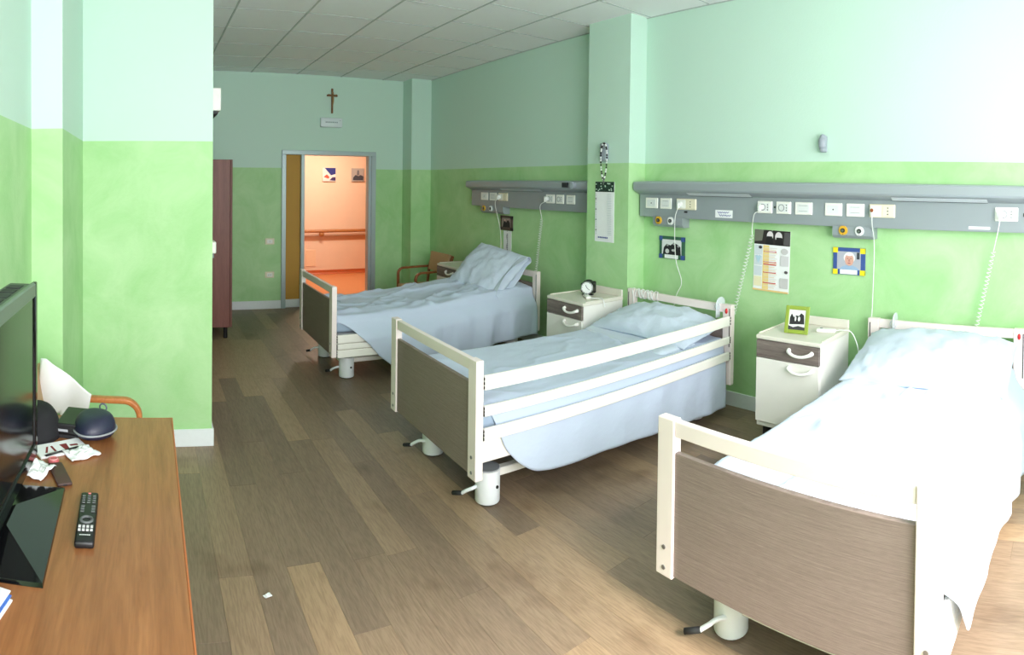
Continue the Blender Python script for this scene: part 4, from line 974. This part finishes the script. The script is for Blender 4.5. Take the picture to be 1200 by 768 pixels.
# tissues, pen, lid, phone cover
def crumple(name, loc, rz, w_, d_, label, seed, cat='tissue', h=0.014):
    t = thing(name, loc, label, cat, None, rz)
    def g(p, q):
        x, y = (p-0.5)*w_, (q-0.5)*d_
        return Vector((x+0.006*fbm(x*20+seed, y*20), y+0.006*fbm(x*20, y*20+seed), 0.005+h*abs(fbm(x*18+seed, y*18, seed))))
    B().grid(g, 16, 16).build('sheet', M['paper'], t, 60, solid=0.002)
    def g2(p, q):
        x, y = (p-0.5)*w_*0.7, (q-0.5)*d_*0.55
        return Vector((x*math.cos(0.3)-y*math.sin(0.3), x*math.sin(0.3)+y*math.cos(0.3), 0.009+h*1.3*abs(fbm(x*22+seed+5, y*22, seed))))
    B().grid(g2, 12, 12).build('fold', M['paper'], t, 60, solid=0.002)
crumple('paper_napkin', (-0.213, 1.868, TZ), math.radians(35), 0.10, 0.075, 'crumpled white napkin in front of the navy case', 3.0)
crumple('paper_napkin', (-0.325, 1.735, TZ), math.radians(-20), 0.07, 0.10, 'crumpled white tissue by the television stand', 6.0, h=0.02)
t = thing('pen', (-0.272, 1.873, TZ), 'thin black pen beside the napkin', 'pen', None, math.radians(40))
B().tube([(-0.065, 0, 0.005), (0.055, 0, 0.005), (0.07, 0, 0.0045)], [0.005, 0.005, 0.0015], 8).build('barrel', M['black'], t, True)
B().box(-0.06, -0.02, -0.0015, 0.0015, 0.0098, 0.0118).build('clip', M['steel'], t)
t = thing('bottle_cap', (-0.292, 1.806, TZ), 'small pinkish red bottle cap on the table', 'cap')
B().cyl((0, 0, 0.0065), 0.018, 0.013, 'z', 20, bev=0.003).build('lid', plain('pink_red', (190, 96, 100), 0.4), t, 40)
B().torus((0, 0, 0.0135), 0.0125, 0.0015, 'z', 18, 5).build('rim', plain('pink_pale', (222, 160, 160), 0.4), t, True)
t = thing('phone_case', (-0.26, 1.727, TZ), 'dark brown flat leather phone case on the table', 'phone case', None, math.radians(22))
B().box(-0.022, 0.022, -0.066, 0.066, 0.0, 0.010, 0.004, 2).build('cover', M['brown'], t, 40)
B().box(-0.006, 0.006, -0.0665, -0.0655, 0.003, 0.007).build('port', M['black'], t)
# leaflets at the near left corner of the table
t = thing('leaflet', (-0.325, 1.135, TZ), 'white and blue leaflets at the near left of the table', 'leaflet', None, math.radians(-12))
for k, mt in enumerate((M['paper'], pm(70, 110, 190), M['paper'])): B().box(-0.09+0.004*k, 0.035-0.006*k, -0.10, 0.06+0.008*k, 0.003*k, 0.003*k+0.0028).build('page', mt, t)
# white cloth over the chair arm
t = thing('towel', (-0.40, 2.50, 0.62), 'white paper towel propped on the armchair behind the table', 'towel')
def tw(p, q):
    y = (q-0.5)*0.02; u = p*0.22-0.08
    top_ = 0.245-0.75*max(0, u+0.055)-0.1*abs(min(0, u+0.055))
    z = q*max(0.06, top_)
    return Vector((u+0.02*q, 0.01*math.sin(u*40)+0.02*(1-q), z))
B().grid(tw, 24, 16).build('sheet', M['paper'], t, True, solid=0.004)
def tw2(p, q): return Vector((0.02+p*0.09, 0.03+0.01*p, -0.06+q*(0.15-0.05*p)))
B().grid(tw2, 8, 8).build('fold', M['paper'], t, True, solid=0.004)
# scrap of paper on the floor
crumple('paper_scrap', (0.467, 2.247, 0), 0.4, 0.030, 0.024, 'tiny white scrap of paper on the plank floor', 2.0, 'paper', 0.006)
